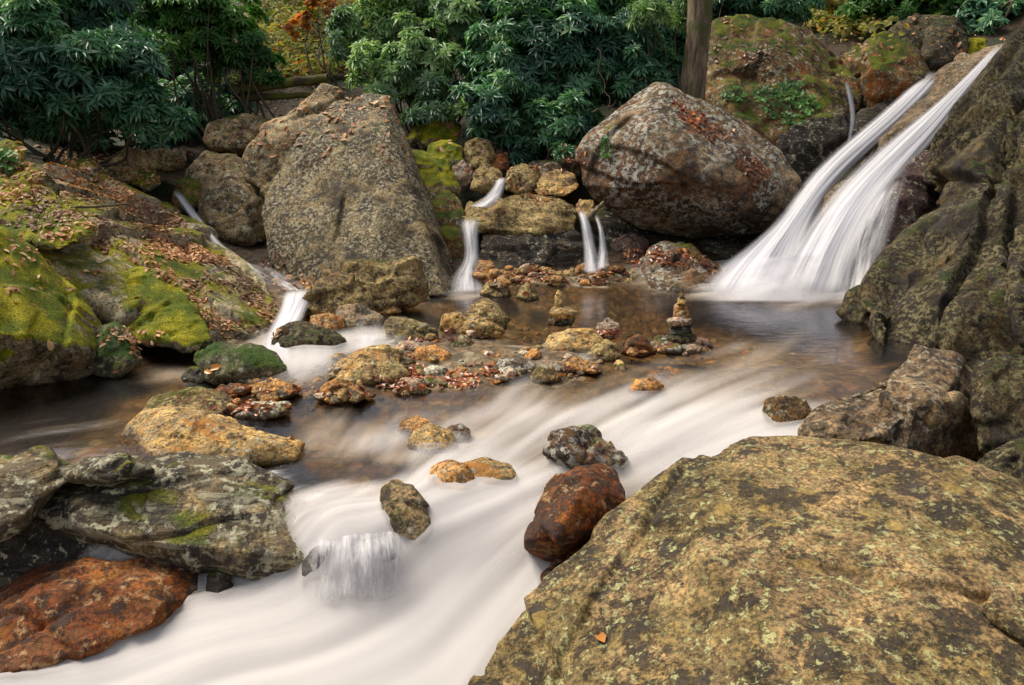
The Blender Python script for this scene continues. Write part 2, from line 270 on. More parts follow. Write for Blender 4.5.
c2 = B.n('ShaderNodeValToRGB'); B.l(v2.outputs['Color'], c2.inputs[0]); e = c2.color_ramp.elements; e[0].color = (.05, .03, .02, 1); e[1].color = (.26, .15, .08, 1)
for t, c in ((.4, (.10, .055, .03)), (.6, (.20, .09, .04)), (.8, (.09, .10, .03))): q = e.new(t); q.color = c+(1,)
sx = B.n('ShaderNodeSeparateXYZ'); B.l(p, sx.inputs[0])
land = B.mix(B.ramp(B.noise(p, 1.2, 4), .45, .6), B.mix(1., c2.outputs[0], (.35, .33, .3), 'MULTIPLY'), (.02, .028, .008))
col = B.mix(B.ramp(B.math('ADD', sx.outputs[2], B.math('MULTIPLY', B.noise(p, 3), .1)), .1, .2), peb, land)
M['ground'] = B.done(B.bsdf(col, .75, B.bump(B.math('ADD', v.outputs['Distance'], B.noise(p, 30)), .03, .8)))
gme = mesh_np('ground', np.stack([gx, gy, gz], 1), gq); ground = tag(link('ground', gme, M['ground']), 'leaf strewn stream bed and wooded hillside behind', 'ground', kind='structure')

# ------------------------------------------------------------------ rock builder
SCATTER = []                                                # (verts, quads) world space, for resting leaves and pebbles
def build_rock(name, hulls, mat, label, group=None, vox=None, amp=.014, facet=.045, strata=0., sdir=(0, 0, 1), smooth=1, joints=5, jstep=1., seed=None, cat=None, drop=.0):
    seed = seed if seed is not None else (hash_s(label) % 997)
    allp = np.concatenate([np.asarray(h) for h in hulls]); size = float(np.linalg.norm(allp.max(0)-allp.min(0)))/1.6
    bm = bmesh.new()
    for h in hulls:
        b2 = bmesh.new(); vs = [b2.verts.new(q) for q in h]; r = bmesh.ops.convex_hull(b2, input=vs)
        bmesh.ops.delete(b2, geom=list({g for g in r['geom_interior']+r['geom_unused'] if isinstance(g, bmesh.types.BMVert)}), context='VERTS')
        t = bpy.data.meshes.new('t'); b2.to_mesh(t); b2.free(); bm.from_mesh(t); bpy.data.meshes.remove(t)
    t = bpy.data.meshes.new('t'); bm.to_mesh(t); bm.free()
    o = bpy.data.objects.new('t', t); COL.objects.link(o)
    dist = float(np.linalg.norm(allp.mean(0)-np.array((0, 0, CZ)))); vox = vox or max(.0055, min(dist*2.0/F, size/30))
    m = o.modifiers.new('r', 'REMESH'); m.mode = 'VOXEL'; m.voxel_size = vox
    m = o.modifiers.new('s', 'SMOOTH'); m.iterations = smooth; m.factor = .5
    dg = bpy.context.evaluated_depsgraph_get(); me = bpy.data.meshes.new_from_object(o.evaluated_get(dg)); bpy.data.objects.remove(o); bpy.data.meshes.remove(t)
    n = len(me.vertices); V = np.empty(n*3, np.float32); me.vertices.foreach_get('co', V); V = V.reshape(-1, 3).astype(float)
    N = np.empty(n*3, np.float32); me.vertex_normals.foreach_get('vector', N); N = N.reshape(-1, 3)
    rs = np.random.default_rng(seed); off = rs.uniform(-50, 50, 3)
    q = V/size+off
    d = amp*size*(fbm(q*1.9, 2, seed) + .16*fbm(q*8, 3, seed+5))
    # broken planes
    if facet:
        for nc, fa in ((13, .8), (60, .8)):
            sd_ = V[rs.integers(0, n, nc)]; tl = rs.normal(size=(nc, 3)); tl /= np.linalg.norm(tl, axis=1)[:, None]
            wv = V + .06*size*np.stack([pnoise(q*4, seed+11), pnoise(q*4, seed+12), pnoise(q*4, seed+13)], 1)
            acc = np.zeros(n); wsum = np.zeros(n); kk = 46/(size*size)*(nc/13)
            for k in range(nc):
                e_ = np.exp(-kk*7.*((wv-sd_[k])**2).sum(1)); acc += e_*((V-sd_[k])@tl[k]); wsum += e_
            d += facet*fa*acc/np.maximum(wsum, 1e-12)*4.2
    if strata:
        sdv = np.array(sdir, float); sdv /= np.linalg.norm(sdv); al = V@sdv
        c = np.stack([al/size*14+off[0], (q@np.array((.9, .1, .2))), q@np.array((.1, .9, .1))], 1)
        s1 = pnoise(c, seed+20)+.5*pnoise(c*2.3, seed+21); d += strata*size*s1
    # sharp little cracks
    for k in range(joints):                                     # joints: broken steps with a crack along them
        jn = rs.normal(size=3); jn /= np.linalg.norm(jn); jp = V[rs.integers(0, n)]
        sj = (V-jp)@jn+.035*size*pnoise(q*3, seed+50+k)+.008*size*pnoise(q*13, seed+60+k); mk = sstep(-.12, .1, pnoise(q*1.7, seed+70+k)); wj = max(vox*.75, .0035*size)
        d += jstep*size*mk*(rs.choice((-1, 1))*.009*np.tanh(sj/wj)*np.exp(-np.abs(sj)/(.22*size))-.010*np.exp(-(sj/wj)**2))
    d += .0030*size*fbm(q*14, 3, seed+40)
    d += (.006 if size > .55 else .03)*size-d.mean()
    V = V+N*d[:, None]
    base = np.array((V[:, 0].mean(), V[:, 1].mean(), V[:, 2].min()))
    wl = WL(V[:, 0], V[:, 1]); wn = pnoise(V*6, 77)
    wet = (1-sstep(-.01, .04, V[:, 2]-wl+.03*wn))*(V[:, 1] < 8.6)
    me.vertices.foreach_set('co', (V-base).astype(np.float32).ravel())
    a = me.attributes.new('wet', 'FLOAT', 'POINT'); a.data.foreach_set('value', wet.astype(np.float32))
    me.polygons.foreach_set('use_smooth', np.ones(len(me.polygons), bool)); me.update(); me.name = name
    Q = np.empty(len(me.polygons)*4, np.int32)
    if len(me.loops) == len(Q): me.loops.foreach_get('vertex_index', Q); SCATTER.append((V, Q.reshape(-1, 4)))
    me.materials.clear(); o = link(name, me, M[mat], loc=base)
    return tag(o, label, cat or name.replace('_', ' '), group)
def hash_s(s):
    h = 7
    for ch in s: h = (h*31+ord(ch)) & 0xffffff
    return h
def outline_hull(pts, D, thick=.7, tilt=.5, bulge=.2, top=.0):
    """photo outline -> a solid of its own depth: rim, a nearer bulge and a farther back"""
    pts = [(float(a), float(b)) for a, b in pts]; xs = [a for a, b in pts]; ys = [b for a, b in pts]
    wd = (max(xs)-min(xs))/F*D; yb = max(ys); cx = sum(xs)/len(xs); cy = sum(ys)/len(ys); out = []
    for a, b in pts:
        dd = D+tilt*(yb-b)/F*D
        out.append(P(a, b, dd))
        a2, b2 = cx+(a-cx)*.66, cy+(b-cy)*.66+.06*(yb-cy)
        if int(a*7+b*3) % 5 < 3: out.append(P(a2, b2, D+tilt*(yb-b2)/F*D-bulge*wd))
        a3, b3 = cx+(a-cx)*.78, cy+(b-cy)*.78; out.append(P(a3, b3, dd+thick*wd*.6))
        a4, b4 = cx+(a-cx)*.5, cy+(b-cy)*.6; out.append(P(a4, b4, dd+thick*wd))
    return out
def rock(name, pts, base, mat, label, group=None, thick=.7, tilt=.5, bulge=.2, extra=(), **kw):
    """base = (row, height) of the foot, or the depth itself"""
    D = Dz(*base) if isinstance(base, tuple) else base
    hs = [outline_hull(pts, D, thick, tilt, bulge)]
    for ep, eb in extra: hs.append(outline_hull(ep, D+eb, thick, tilt, bulge))
    return build_rock(name, hs, mat, label, group, **kw)
PT = lambda L: [P(*q) for q in L]
#---ROCKS---
exec_rocks = True
# the great foreground boulder
build_rock('boulder', [PT([(462, 705, 3.1), (492, 648, 3.2), (528, 598, 3.35), (560, 570, 3.45), (622, 520, 3.6), (690, 464, 3.8), (752, 437, 3.95), (800, 436, 3.95), (870, 446, 3.8), (940, 456, 3.65), (1000, 474, 3.5), (1070, 500, 3.4), (1160, 560, 3.2),
                           (705, 545, 3.12), (930, 520, 3.16), (615, 690, 2.75), (870, 690, 2.36), (1150, 720, 2.4), (560, 800, 2.6), (700, 950, 2.15), (950, 1000, 1.95), (1200, 950, 2.1),
                           (500, 760, 3.2), (560, 760, 3.6), (1100, 900, 3.2), (800, 700, 4.6), (1050, 650, 4.3), (640, 700, 4.3)])],
           'fg', 'huge tan lichen-spotted boulder filling the lower right corner beside the white water', amp=.006, facet=.012, vox=.0105, smooth=2, joints=8, jstep=.7, seed=31)
rock('rock', [(985, 612), (1000, 590), (1030, 584), (1075, 600), (1075, 650), (1020, 640)], 2.52, 'fg', 'small tan chunk lodged on the right side of the huge tan boulder', tilt=1.1, thick=.5, bulge=.1)
# right bank
build_rock('boulder', [PT([(1060, 25, 8.6), (1024, 52, 9.2), (984, 98, 8.8), (955, 152, 8.0), (918, 207, 7.5), (890, 250, 7.2), (868, 292, 6.9), (854, 330, 6.35), (872, 352, 6.1), (930, 358, 6.0), (990, 372, 5.9), (1060, 360, 5.6), (1010, 100, 7.7), (1120, 120, 6.8), (1160, 330, 5.6), (1050, 330, 5.6),
                           (960, 220, 6.55), (1030, 210, 6.2), (930, 300, 6.2), (1100, 100, 9.5), (1150, 250, 9), (1000, 200, 10), (950, 300, 8.5), (900, 310, 7.6)])],
           'darkl', 'tall dark lichen-blotched boulder rising beside the big waterfall', amp=.010, facet=.03, vox=.018, joints=12, jstep=1.6, seed=8)
rock('rock', [(838, 312), (846, 293), (866, 284), (885, 300), (880, 330), (855, 330)], (322, 0), 'darkl', 'small pale pointed rock at the pool foot of the tall dark boulder', thick=.6)
rock('boulder', [(938, 335), (944, 308), (962, 297), (990, 288), (1012, 290), (1035, 310), (1040, 372), (1000, 392), (962, 385), (942, 360)], 5.1, 'darkl', 'dark square-faced boulder under the tall blotched one, above the split rock', tilt=.35, bulge=.12)
rock('boulder', [(1008, 300), (1010, 262), (1016, 228), (1040, 215), (1075, 240), (1080, 350), (1030, 352), (1012, 335)], 4.6, 'darkl', 'lichened boulder cut by the edge with orange leaves beside it')
build_rock('boulder', [PT([(804, 432, 4.25), (830, 402, 4.45), (872, 380, 4.6), (925, 355, 4.75), (950, 360, 4.7), (968, 385, 4.55), (984, 425, 4.3), (988, 455, 4.3), (818, 448, 4.1), (880, 436, 3.98), (915, 408, 4.02), (955, 400, 4.1), (830, 470, 4.45), (900, 490, 4.45), (985, 500, 4.4), (850, 430, 5.0), (950, 400, 5.3), (960, 470, 5.2)])],
           'ledge', 'ridged brown boulder with a lit top and black front behind the huge tan one', amp=.02, facet=.07, strata=.006, sdir=(.3, .3, 1))
rock('boulder', [(970, 400), (975, 372), (992, 360), (1020, 356), (1050, 370), (1060, 460), (1010, 468), (978, 450)], 3.95, 'darkl', 'dark boulder with leaves on top, right of the ridged brown boulder', tilt=.4)
rock('boulder', [(978, 470), (990, 455), (1012, 442), (1045, 438), (1060, 490), (1020, 500), (985, 490)], 3.75, 'darkl', 'low grey-edged rock behind the shoulder of the huge tan boulder', tilt=.4)
rock('rock', [(761, 412), (768, 400), (785, 396), (805, 401), (813, 412), (806, 430), (790, 438), (770, 434)], (432, -.16), 'brownmoss', 'small brown rock in the white riffle beside the ridged brown boulder')
# big fall: sloping ledge between its two streams and what stands round it
build_rock('rock_ledge', [PT([(1015, 42, 11.2), (985, 48, 11.3), (928, 89, 10.65), (886, 131, 10.0), (839, 175, 9.4), (812, 212, 9.05), (806, 240, 8.9), (800, 300, 8.6), (966, 80, 10.5), (928, 110, 9.95), (880, 145, 9.4), (827, 196, 8.85),
                              (975, 75, 10.3), (940, 133, 9.5), (900, 170, 8.95), (875, 200, 8.6), (842, 250, 8.3), (830, 300, 8.1), (1000, 300, 10.5), (850, 320, 11), (1040, 120, 12.5), (900, 150, 12.5)])],
           'ledge', 'long speckled sloping ledge between the two white streams of the big waterfall', amp=.014, facet=.03, strata=.006, sdir=(.5, 0, 1))
rock('boulder', [(826, 300), (832, 262), (850, 225), (880, 190), (925, 148), (950, 150), (930, 230), (890, 300)], 8.15, 'purple', 'purplish wet rock under thin veils at the foot of the big waterfall', tilt=.35, bulge=.1, thick=.4)
rock('boulder', [(700, 95), (702, 45), (716, 22), (748, 16), (786, 24), (820, 42), (850, 66), (862, 95), (858, 125), (830, 150), (770, 160), (720, 130)], 10.8, 'mossbrown', 'broad mossy boulder with green ivy behind the rusty leaf-streaked one', tilt=.6, thick=.6, bulge=.12)
rock('boulder', [(856, 60), (866, 42), (886, 32), (905, 42), (920, 58), (934, 76), (918, 92), (895, 108), (880, 118), (864, 100)], 10.9, 'mossbrown', 'brown triangular boulder perched at the top of the left stream', tilt=.3, bulge=.3)
rock('boulder', [(880, 40), (898, 22), (930, 14), (952, 18), (945, 50), (905, 60)], 12.2, 'darkl', 'low grey boulder behind the brown triangular one', bulge=.1)
rock('boulder', [(918, 60), (926, 30), (942, 14), (958, 18), (970, 36), (968, 62), (940, 72), (922, 70)], 11.5, 'darkl', 'dark upright boulder at the head of the big waterfall', bulge=.2)
rock('rock', [(960, 52), (968, 38), (985, 38), (998, 48), (985, 58), (965, 60)], 11.8, 'mossy', 'small mossy stone at the lip of the big waterfall')
rock('rock', [(838, 75), (840, 60), (856, 44), (868, 50), (866, 75), (850, 82)], 11.6, 'mossbrown', 'mossy stone wedged between the broad mossy boulder and the triangular one')
rock('boulder', [(735, 260), (745, 180), (790, 130), (850, 120), (905, 95), (915, 130), (880, 210), (820, 250)], 10.6, 'wetshade', 'black wet rock wall in the recess behind the big waterfall', thick=.4, bulge=.05, tilt=.1)
# centre right great boulder
build_rock('boulder', [PT([(577, 152, 9.2), (590, 132, 9.3), (622, 105, 9.4), (655, 83, 9.5), (668, 88, 9.3), (700, 100, 9.3), (745, 125, 9.3), (782, 152, 9.2), (800, 180, 9.1), (803, 205, 9.1), (790, 225, 9.1), (745, 232, 9.6), (690, 238, 9.6), (640, 228, 9.4), (605, 212, 9.2), (700, 178, 8.5), (765, 200, 8.95), (583, 185, 9.1),
                           (650, 130, 8.75), (690, 165, 8.5), (720, 185, 8.55), (640, 190, 8.7), (720, 130, 10.6), (640, 140, 10.5), (770, 190, 10.4), (620, 190, 10.2)])],
           'browngrey', 'great rust-stained grey boulder with orange leaves down its sloping top', amp=.008, facet=.012, vox=.017, joints=7)
rock('boulder', [(640, 268), (645, 248), (662, 240), (688, 246), (715, 262), (735, 276), (750, 292), (700, 300), (650, 296)], (292, 0), 'browngrey', 'flat-topped leafy rock at the pool edge under the rust-stained boulder', tilt=1.2, bulge=.12)
rock('rock', [(604, 262), (612, 240), (632, 232), (650, 240), (650, 268), (625, 276)], (270, .04), 'purple', 'dark wet rock just right of the twin little fall', tilt=.6)
rock('rock', [(690, 250), (700, 228), (740, 226), (790, 228), (795, 262), (740, 272)], 9.6, 'wetshade', 'black undercut rock in shade beneath the rust-stained boulder')
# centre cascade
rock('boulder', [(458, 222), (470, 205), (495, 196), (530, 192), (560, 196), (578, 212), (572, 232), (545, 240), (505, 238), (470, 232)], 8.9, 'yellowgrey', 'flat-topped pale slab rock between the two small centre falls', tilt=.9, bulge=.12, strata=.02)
rock('boulder', [(480, 268), (484, 234), (520, 230), (572, 228), (596, 250), (588, 274), (540, 280), (496, 280)], 8.8, 'wetshade', 'black wet ledge beneath the flat-topped pale slab', strata=.02, tilt=.3, bulge=.1)
rock('rock', [(472, 228), (450, 240), (452, 268), (478, 274), (500, 262), (495, 235)], 9.2, 'wetshade', 'black rock behind the left centre fall')
rock('rock', [(570, 240), (590, 205), (640, 200), (660, 238), (640, 262), (596, 262)], 9.5, 'wetshade', 'black rock behind the twin little fall')
rock('rock', [(504, 190), (508, 172), (522, 164), (538, 168), (540, 190), (525, 196)], 9.5, 'yellowgrey', 'upright yellowish rock above the flat-topped pale slab')
rock('rock', [(534, 190), (540, 176), (558, 169), (576, 174), (580, 188), (565, 196), (540, 196)], 9.4, 'tan', 'smooth tan round-backed rock above the flat-topped pale slab', tilt=.7)
rock('rock', [(520, 172), (530, 162), (560, 160), (585, 166), (578, 178), (540, 180)], 9.9, 'browngrey', 'leaf-covered low rock behind the smooth tan one')
rock('rock', [(560, 152), (566, 144), (578, 148), (580, 164), (572, 168), (562, 164)], 9.7, 'darkl', 'small grey-green rock tucked at the left foot of the rust-stained boulder')
rock('rock', [(464, 160), (466, 144), (476, 138), (490, 142), (496, 156), (488, 168), (472, 168)], 9.9, 'yellowgrey', 'round tan-green rock under the dark rhododendron')
rock('rock', [(490, 170), (492, 154), (500, 150), (508, 158), (508, 170), (498, 172)], 9.9, 'rust', 'small reddish rock right of the round tan-green rock')
rock('rock', [(470, 190), (474, 172), (486, 164), (500, 170), (502, 184), (488, 194)], 9.5, 'yellowgrey', 'dark-footed rock left of the upper centre cascade')
rock('rock', [(450, 184), (452, 168), (462, 160), (472, 166), (474, 182), (462, 190)], 9.6, 'browngrey', 'small leaning brown rock behind the green mossy boulder')
rock('rock', [(425, 160), (430, 144), (446, 140), (462, 148), (464, 164), (446, 172)], 9.8, 'mossy', 'mossy rock left of the round tan-green rock')
rock('rock', [(405, 140), (412, 125), (430, 110), (450, 112), (462, 128), (455, 146), (425, 152)], 10.4, 'mossy', 'moss-topped rock under the pale green shrub')
rock('boulder', [(402, 150), (425, 150), (450, 160), (460, 190), (440, 200), (410, 190)], 9.3, 'mossy', 'mossy flat rock directly right of the pointed grey boulder')
rock('boulder', [(415, 225), (418, 190), (440, 178), (456, 195), (470, 225), (466, 262), (446, 268), (425, 262)], 8.9, 'mossbrown', 'green mossy boulder between the pointed grey boulder and the left centre fall', tilt=.4)
rock('rock', [(575, 212), (580, 200), (592, 200), (596, 212), (588, 220), (578, 218)], 9.2, 'tan', 'small pale stone stuck above the twin little fall')
rock('rock', [(468, 284), (470, 268), (480, 261), (492, 262), (496, 274), (490, 290), (476, 292)], (290, 0), 'orange', 'orange-tan upright stone at the pool edge by the left centre fall', facet=.03)
rock('rock', [(480, 294), (486, 284), (498, 280), (510, 290), (512, 297), (495, 300)], (296, 0), 'yellowgrey', 'low pale stone right of the orange-tan upright stone')
rock('rock', [(516, 298), (520, 288), (528, 283), (536, 290), (539, 300), (528, 303)], (300, 0), 'yellowgrey', 'small yellow-green pointed stone standing in the pool')
# left: pointed grey boulder and its neighbours
build_rock('boulder', [PT([(262, 215, 8.5), (264, 195, 8.6), (285, 160, 8.8), (310, 125, 9.1), (335, 104, 9.3), (370, 94, 9.3), (386, 97, 9.2), (402, 130, 9.0), (425, 190, 8.8), (446, 245, 8.6), (459, 288, 8.3), (440, 298, 8.05), (370, 296, 7.95), (300, 290, 8.1), (272, 262, 8.3),
                           (430, 240, 8.15), (446, 296, 7.85), (375, 300, 7.7), (388, 130, 8.75), (330, 140, 10.2), (420, 220, 10), (300, 220, 10), (380, 130, 10.3)])],
           'grey', 'largest pointed grey boulder with speckled face left of the pool', amp=.008, facet=.006, vox=.017, seed=3, joints=7)
build_rock('boulder', [PT([(243, 158, 9.3), (262, 130, 9.5), (300, 102, 9.7), (324, 88, 9.8), (343, 98, 9.7), (345, 140, 9.3), (310, 185, 9.1), (270, 198, 9.1), (246, 178, 9.2), (300, 130, 9.2), (290, 150, 10.6), (330, 120, 10.6), (262, 165, 10.4)])],
           'pale', 'pale wedge-shaped boulder leaning behind the largest pointed grey boulder', amp=.025, facet=.05)
rock('boulder', [(180, 190), (186, 168), (205, 152), (235, 152), (255, 166), (262, 188), (256, 200), (215, 208), (190, 204)], 9.2, 'pale', 'tan rounded boulder left of the pale wedge boulder', tilt=.8)
rock('boulder', [(196, 205), (205, 182), (228, 172), (250, 184), (264, 214), (266, 244), (240, 250), (212, 240), (200, 225)], 8.75, 'pale', 'tan boulder with dark hollow standing over the side stream', tilt=.3)
rock('rock', [(172, 200), (176, 184), (188, 176), (200, 182), (202, 204), (190, 214), (176, 212)], 9.0, 'mossbrown', 'small brown rock beside the top of the side stream')
rock('boulder', [(203, 140), (208, 124), (226, 116), (254, 115), (276, 120), (262, 140), (244, 156), (212, 152)], 10.2, 'pale', 'brown flat-topped boulder behind the tan rounded ones')
rock('rock', [(106, 172), (112, 158), (128, 149), (146, 150), (152, 160), (146, 180), (124, 186), (108, 182)], 9.1, 'yellowgrey', 'greenish round rock at the shaded end of the leafy slab')
rock('rock', [(140, 162), (146, 152), (162, 149), (182, 156), (184, 166), (168, 170), (146, 170)], 9.3, 'yellowgrey', 'flat greenish rock bridging the dark hollow over the side stream')
rock('rock', [(132, 184), (140, 170), (156, 172), (160, 184), (148, 192)], 9.0, 'mossy', 'small mossy stone under the flat greenish rock')
rock('boulder', [(150, 230), (160, 180), (210, 170), (260, 210), (270, 268), (220, 268)], 9.8, 'wetshade', 'black wet rock in the hollow behind the side stream', thick=.3, bulge=.05)
build_rock('boulder', [outline_hull([(300, 312), (308, 288), (322, 268), (345, 272), (375, 290), (372, 318), (330, 324)], Dz(322, .0), .6, .3, .15),
                       outline_hull([(338, 312), (348, 266), (390, 262), (420, 262), (428, 272), (434, 302), (410, 308), (370, 312)], Dz(314, 0.0), .5, .3, .08)],
           'yellowgrey', 'blocky flat-topped boulder with yellow lichen in front of the pointed grey one', amp=.03, facet=.06)
# left bank
build_rock('boulder', [PT([(-120, 262, 4.9), (-40, 235, 5.3), (0, 230, 5.6), (35, 248, 5.75), (70, 285, 5.8), (98, 322, 5.75), (104, 345, 5.65), (100, 372, 5.6), (60, 392, 5.55), (-20, 398, 5.45), (-120, 400, 5.2), (30, 338, 5.12), (-60, 325, 4.75), (84, 350, 5.38),
                           (0, 260, 7), (70, 330, 6.8), (-100, 300, 6.6)])],
           'mossy', 'bright yellow-green mossy boulder at the left edge above the dark pool', amp=.012, facet=.03, vox=.015, joints=9)
build_rock('rock_ledge', [PT([(-140, 140, 7.0), (-30, 135, 7.7), (20, 152, 7.9), (70, 168, 8.3), (120, 186, 8.6), (165, 205, 8.7), (200, 235, 8.3), (235, 262, 7.9), (268, 290, 7.4), (285, 315, 7.0), (272, 345, 6.4), (235, 350, 6.2), (205, 348, 6.2), (160, 335, 6.2), (110, 320, 6.4), (40, 240, 6.5), (-60, 230, 6.1), (-140, 220, 5.9),
                              (130, 250, 7.05), (200, 300, 6.75), (60, 400, 8), (200, 360, 8.2), (0, 350, 8), (230, 330, 6.45)])],
           'slab', 'long pale leaf-strewn rock slab sloping down the left bank', amp=.014, facet=.04, strata=.004, sdir=(.4, .1, 1), vox=.019, joints=10)
rock('boulder', [(-30, 208), (-20, 172), (20, 165), (60, 190), (88, 215), (92, 236), (60, 250), (20, 240), (-20, 232)], 5.95, 'mossy', 'olive mossy hump on the upper part of the leafy slab', tilt=2.0, thick=.6, bulge=.06)
rock('boulder', [(104, 300), (112, 276), (135, 266), (160, 272), (178, 284), (200, 312), (212, 340), (190, 352), (140, 345), (112, 325)], 5.82, 'mossy', 'moss-edged block with a pale top in the middle of the left bank', tilt=1.1, thick=.5, bulge=.12)
rock('rock', [(90, 352), (96, 330), (116, 322), (132, 336), (140, 362), (120, 378), (98, 376)], (380, -.09), 'green', 'dark green mossy rock at the waterline beside the yellow-green boulder')
rock('rock', [(-20, 168), (-10, 146), (8, 140), (24, 150), (22, 168), (0, 176)], 7.0, 'mossy', 'vivid green mossy lump at the left edge under the dark shrub')
rock('rock', [(52, 175), (62, 160), (90, 158), (106, 172), (104, 186), (75, 184)], 8.2, 'mossbrown', 'dark mossy stone at the top of the leafy slab')
rock('rock', [(140, 345), (165, 330), (210, 330), (240, 342), (236, 356), (190, 364), (150, 360)], 6.4, 'green', 'dark green undercut block at the foot of the leafy slab', thick=.5)
rock('rock', [(192, 362), (198, 350), (218, 343), (250, 344), (276, 356), (286, 372), (278, 384), (240, 388), (205, 380)], (384, -.08), 'green', 'dark green mossy rock in the left pool below the side cascade', tilt=.7)
rock('rock', [(180, 378), (190, 368), (206, 366), (212, 376), (205, 384), (188, 384)], (382, -.09), 'wetshade', 'small dark stone left of the green mossy pool rock')
# side cascade rocks
rock('rock', [(272, 344), (280, 328), (300, 324), (325, 328), (345, 340), (336, 354), (300, 356), (278, 356)], (354, -.03), 'darkl', 'low dark rock with moss parting the side cascade', tilt=.8)
rock('rock', [(308, 328), (312, 318), (325, 314), (342, 318), (345, 328), (328, 332)], (330, .02), 'orange', 'small orange-brown stone under the blocky flat-topped boulder')
rock('rock', [(336, 318), (340, 308), (358, 306), (378, 314), (386, 322), (366, 334), (345, 330)], (330, 0.), 'browngrey', 'dark grey angular rock right of the small orange-brown stone', strata=.02)
rock('rock', [(384, 322), (392, 316), (412, 320), (436, 330), (438, 343), (410, 346), (390, 344)], (344, -.02), 'sidestripe', 'rock with vertical pale stripes on the stone bar', tilt=.2, bulge=.08)
rock('rock', [(366, 308), (378, 303), (400, 304), (402, 312), (384, 316), (368, 315)], (314, 0), 'tan', 'small tan stone at the right foot of the blocky boulder')
# stone bar in the middle
rock('rock', [(322, 380), (330, 366), (355, 352), (385, 345), (402, 350), (402, 362), (375, 376), (340, 390)], (384, -.08), 'tan', 'long tan slanting stone at the left of the stone bar', tilt=1.)
rock('rock', [(344, 378), (350, 366), (372, 360), (398, 362), (410, 372), (402, 382), (372, 386), (350, 385)], (384, -.08), 'yellowgrey', 'mustard-green rounded stone in front of the long tan slanting one', tilt=.8)
rock('rock', [(393, 352), (400, 342), (418, 341), (430, 350), (424, 362), (404, 362)], (360, -.05), 'pinkish', 'greyish pink stone behind the orange block of the bar')
rock('rock', [(412, 360), (418, 348), (436, 346), (450, 354), (450, 364), (432, 370), (416, 367)], (368, -.06), 'orange', 'squarish orange stone in the middle of the bar')
rock('rock', [(442, 352), (446, 344), (460, 342), (472, 346), (466, 354), (450, 358)], (356, -.05), 'darkl', 'small dark flat stone right of the squarish orange one')
rock('rock', [(440, 328), (444, 316), (458, 312), (472, 322), (466, 336), (448, 336)], (336, -.01), 'tan', 'brown stone at the left of the bar\'s stacked pair')
rock('rock', [(466, 316), (472, 303), (486, 300), (500, 308), (510, 320), (504, 330), (480, 324)], (330, -.02), 'yellowgrey', 'upper tilted rock of the stacked pair on the bar', tilt=.8)
rock('rock', [(455, 332), (460, 320), (475, 316), (494, 324), (504, 332), (490, 338), (465, 338)], (337, -.02), 'tan', 'lower cream rock of the stacked pair on the bar')
rock('rock', [(543, 348), (550, 336), (570, 330), (592, 330), (604, 340), (600, 350), (575, 356), (550, 354)], (354, -.05), 'tan', 'large smooth orange-tan stone right of the bar centre', tilt=.9, facet=.02)
rock('rock', [(588, 356), (594, 346), (606, 340), (620, 348), (620, 358), (604, 363)], (361, -.06), 'yellowgrey', 'grey-yellow stone touching the large smooth orange-tan one')
rock('rock', [(596, 338), (598, 324), (608, 319), (618, 324), (618, 336), (608, 340)], (339, -.02), 'pinkish', 'pale pinkish stone behind the large smooth orange-tan one')
rock('rock', [(621, 354), (628, 340), (638, 334), (648, 342), (656, 354), (640, 358)], (356, -.04), 'rust', 'reddish triangular stone between the bar and the tall cairn', facet=.03)
rock('rock', [(494, 370), (500, 359), (520, 358), (536, 364), (532, 376), (510, 380)], (377, -.07), 'browngrey', 'leafy dark stone in front of the bar')
rock('rock', [(494, 378), (500, 368), (512, 368), (518, 378), (510, 383)], (382, -.08), 'whitish', 'whitish speckled stone left of the mustard stone')
rock('rock', [(530, 376), (538, 368), (552, 370), (562, 378), (550, 384), (535, 383)], (383, -.08), 'yellowgrey', 'mustard stone at the front of the bar')
rock('rock', [(546, 370), (552, 362), (564, 362), (570, 372), (560, 378)], (376, -.07), 'browngrey', 'brown stone behind the mustard stone')
rock('rock', [(560, 364), (575, 358), (596, 364), (602, 372), (585, 374), (566, 370)], (373, -.07), 'orange', 'flat brown stone below the large smooth orange-tan one')
rock('rock', [(318, 398), (322, 386), (338, 380), (356, 386), (372, 396), (350, 402), (328, 404)], (401, -.1), 'orange', 'wet orange-brown stone at the front left of the bar')
rock('rock', [(252, 396), (256, 384), (272, 380), (290, 384), (300, 392), (285, 400), (262, 402)], (399, -.1), 'orange', 'pale brown leaf-covered stone under the side cascade')
rock('rock', [(213, 392), (220, 386), (240, 384), (252, 388), (246, 396), (225, 398)], (396, -.1), 'rust', 'small reddish flat stone beside the green mossy pool rock')
rock('rock', [(143, 410), (160, 396), (190, 387), (215, 390), (238, 404), (230, 420), (180, 424), (150, 420)], (420, -.11), 'yellowgrey', 'grey low hump-backed rock behind the long tan rock', tilt=1.1)
rock('rock', [(232, 416), (240, 406), (262, 402), (288, 404), (284, 414), (256, 422), (236, 422)], (420, -.12), 'whitish', 'pale grey flat stone right of the hump-backed rock', tilt=1.)
rock('boulder', [(118, 444), (122, 426), (142, 412), (170, 408), (205, 412), (240, 424), (275, 436), (304, 444), (296, 462), (240, 470), (170, 470), (128, 462)], (464, -.16), 'tan', 'long tan striped rock with a wet copper end in the left shallows', tilt=1.0, strata=.004, bulge=.1, facet=.02, joints=8)
build_rock('boulder', [outline_hull([(28, 512), (40, 492), (75, 472), (110, 462), (180, 457), (244, 464), (284, 482), (318, 512), (344, 540), (340, 572), (276, 584), (180, 566), (90, 545), (45, 530)], Dz(570, -.42), .5, .8, .12)],
           'striped', 'big dark banded rock with mossy top beside the small white drop', strata=.007, sdir=(-.35, .2, 1), amp=.012, facet=.02, vox=.011, joints=4)
